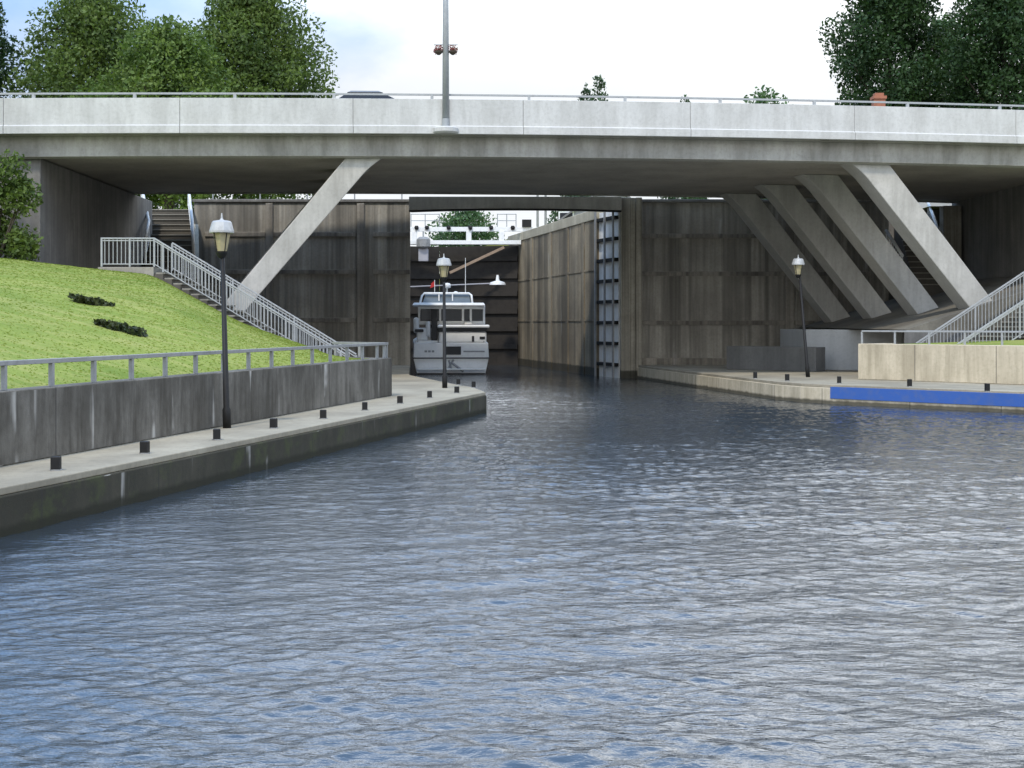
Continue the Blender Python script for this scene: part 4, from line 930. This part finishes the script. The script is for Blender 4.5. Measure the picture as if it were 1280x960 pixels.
    b_ = new(); hexa(b_, [(-1.06, 1.6, 4.42), (-.84, 1.6, 4.5), (-.84, 1.62, 4.5), (-1.06, 1.62, 4.42)], [(-1.0, 1.6, 4.66), (-.84, 1.6, 4.8), (-.84, 1.62, 4.8), (-1.0, 1.62, 4.66)]); f = obj('flag', b_, M['red']); f.parent = fp
    # wheel-house stern light cover, mooring cleats
    for x in (-1.7, 1.65):
        b_ = new(); tube(b_, [(x, .02, 1.66), (x, .2, 1.66)], .03, 6); par(obj('cleat', b_, M['galv']))
boat()

# ------------------------------------------------------------------ trees
def tree(name, label, x, y, top, width, mat, n=9000, leaf=.135, trunk=.3, group='trees beyond the bridge', base=TOP, low=.2, clumps=60, depth=None, cone=False):
    H = top - base; r0 = thing(name, label, 'tree', (x, y, base), 0, group); rw_ = width / 2; cs, rs = [], []
    rl = random.Random(int(x * 13 + y * 7)); bm = new()
    tube(bm, [(x, y, base - .1), (x + rl.uniform(-.1, .1), y, base + H * .3), (x + rl.uniform(-.2, .2), y, base + H * .62), (x, y, base + H * .9)], [trunk * 1.2, trunk * .85, trunk * .45, .04], 9)
    for i in range(clumps):
        u = (i + .5) / clumps; h = low + (1 - low) * u
        if cone: prof = (1 - u) ** .9 * 1.0 + .04
        else: prof = math.sin(math.pi * min(1, (u * .86 + .16))) ** .55
        a = i * 2.39996 + rl.uniform(-.4, .4); q = math.sqrt(rl.uniform(.25, 1.0)) * prof * rw_ * .86
        cr = (rw_ * (.37 if not cone else .42 * (prof + .22)) * rl.uniform(.6, 1.15))
        c = Vector((x + q * math.cos(a), y + q * math.sin(a), base + H * h - cr * .6)); cs.append(c); rs.append(cr)
        if i % 3 == 0:
            z0 = max(base + H * .2, c.z - q * .8 - .6); tube(bm, [(x, y, z0), ((x + c.x) / 2, (y + c.y) / 2, (z0 + c.z) / 2 - .15), c], [trunk * .3, trunk * .2, .03], 6)
    if not cone:
        for i in range(22):
            a = i * 2.4; h = low + (0.9 - low) * (i + .5) / 22; q = rw_ * .38 * math.sin(math.pi * (i + .5) / 22)
            cs.append(Vector((x + q * math.cos(a), y + q * math.sin(a), base + H * h))); rs.append(rw_ * .36)
    under(r0, obj('trunk', bm, M['bark'])); V, f = leaf_cloud(cs, rs, n, leaf, .78 if not cone else .6); under(r0, np_mesh('crown', V, f, mat)); return r0
def tpx(px0, px1, ytop, Y): a = at(px0, ytop, Y); b = at(px1, ytop, Y); return (a.x + b.x) / 2, Y, a.z, b.x - a.x
def treepx(name, label, px0, px1, ytop, Y, mat, **k): x, y, z, w = tpx(px0, px1, ytop, Y); return tree(name, label, x, y, z, w * 1.1, mat, **k)
treepx('broadleaf_tree', 'large green broadleaf tree over the left end of the bridge', 12, 215, -22, 82, M['leaf_mid'], n=46000)
treepx('broadleaf_tree', 'lighter green young tree between two larger crowns above the bridge', 120, 300, 22, 76, M['leaf_light'], n=34000, leaf=.13)
treepx('broadleaf_tree', 'large darker green tree right of the young light tree, ending in open sky', 208, 412, -34, 84, M['leaf_mid'], n=50000)
treepx('broadleaf_tree', 'dark tree cut by the left edge of the photo above the bridge', -90, 26, -30, 80, M['leaf_dark'], n=15000)
treepx('oak_tree', 'tall dark tree behind the orange chimney on the right', 1030, 1190, -70, 88, M['leaf_dark'], n=52000, leaf=.135, low=.12)
treepx('oak_tree', 'tall dark tree at the right edge of the photo above the bridge', 1165, 1345, -70, 84, M['leaf_dark'], n=52000, leaf=.135, low=.12)
treepx('oak_tree', 'mid green tree filling the gap between two tall dark crowns', 1125, 1235, 15, 92, M['leaf_blue'], n=9000, leaf=.18)
treepx('broadleaf_tree', 'far low bluish green tree just above the right part of the parapet', 900, 1010, 108, 125, M['leaf_blue'], n=7000, leaf=.22)
treepx('conifer_tree', 'distant thin conifer tip above the parapet, the taller one', 698, 800, 91, 140, M['needle'], n=14000, leaf=.18, cone=True, clumps=60)
treepx('conifer_tree', 'distant conifer tip above the parapet, the shorter one', 690, 776, 103, 142, M['needle'], n=12000, leaf=.18, cone=True, clumps=60)
treepx('conifer_tree', 'faint far treetop barely above the parapet left of the bluish tree', 816, 896, 117, 150, M['needle'], n=7000, leaf=.2, cone=True, clumps=50)
treepx('broadleaf_tree', 'round green tree seen through the lock mouth beyond the upper gate', 532, 632, 258, 112, M['leaf_blue'], n=6000, leaf=.16, low=.05, trunk=.2)
treepx('broadleaf_tree', 'dark tree behind the back left steps under the bridge', 165, 262, 200, 100, M['leaf_dark'], n=5000, low=.05)
# shrubs by the left abutment
def bush(label, x, y, z0, z1, w, mat, n):
    r0 = thing('leafy_shrub', label, 'shrub', (x, y, z0), 0, 'shrubs by the left abutment'); cs, rs = [], []; rl = random.Random(int(x * 31)); bm = new()
    for i in range(16):
        h = rl.random(); c = Vector((x + rl.uniform(-1, 1) * w * .36, y + rl.uniform(-.4, .4), z0 + .3 + (z1 - z0 - .7) * h)); cs.append(c); rs.append(w * rl.uniform(.16, .28))
        if i % 3 == 0: tube(bm, [(x, y, z0), ((x + c.x) / 2, (y + c.y) / 2, (z0 + c.z) / 2), c], [.05, .035, .012], 5)
    under(r0, obj('stem', bm, M['bark'])); V, f = leaf_cloud(cs, rs, n, .09, 1.0); under(r0, np_mesh('foliage', V, f, mat))
bush('big green shrub against the left bridge abutment', -17.3, 45.0, 4.5, 8.4, 3.0, M['leaf_mid'], 5500)
bush('tall lighter shrub at the left photo edge reaching the parapet', -18.4, 44.6, 4.5, 10.1, 2.6, M['leaf_light'], 5000)
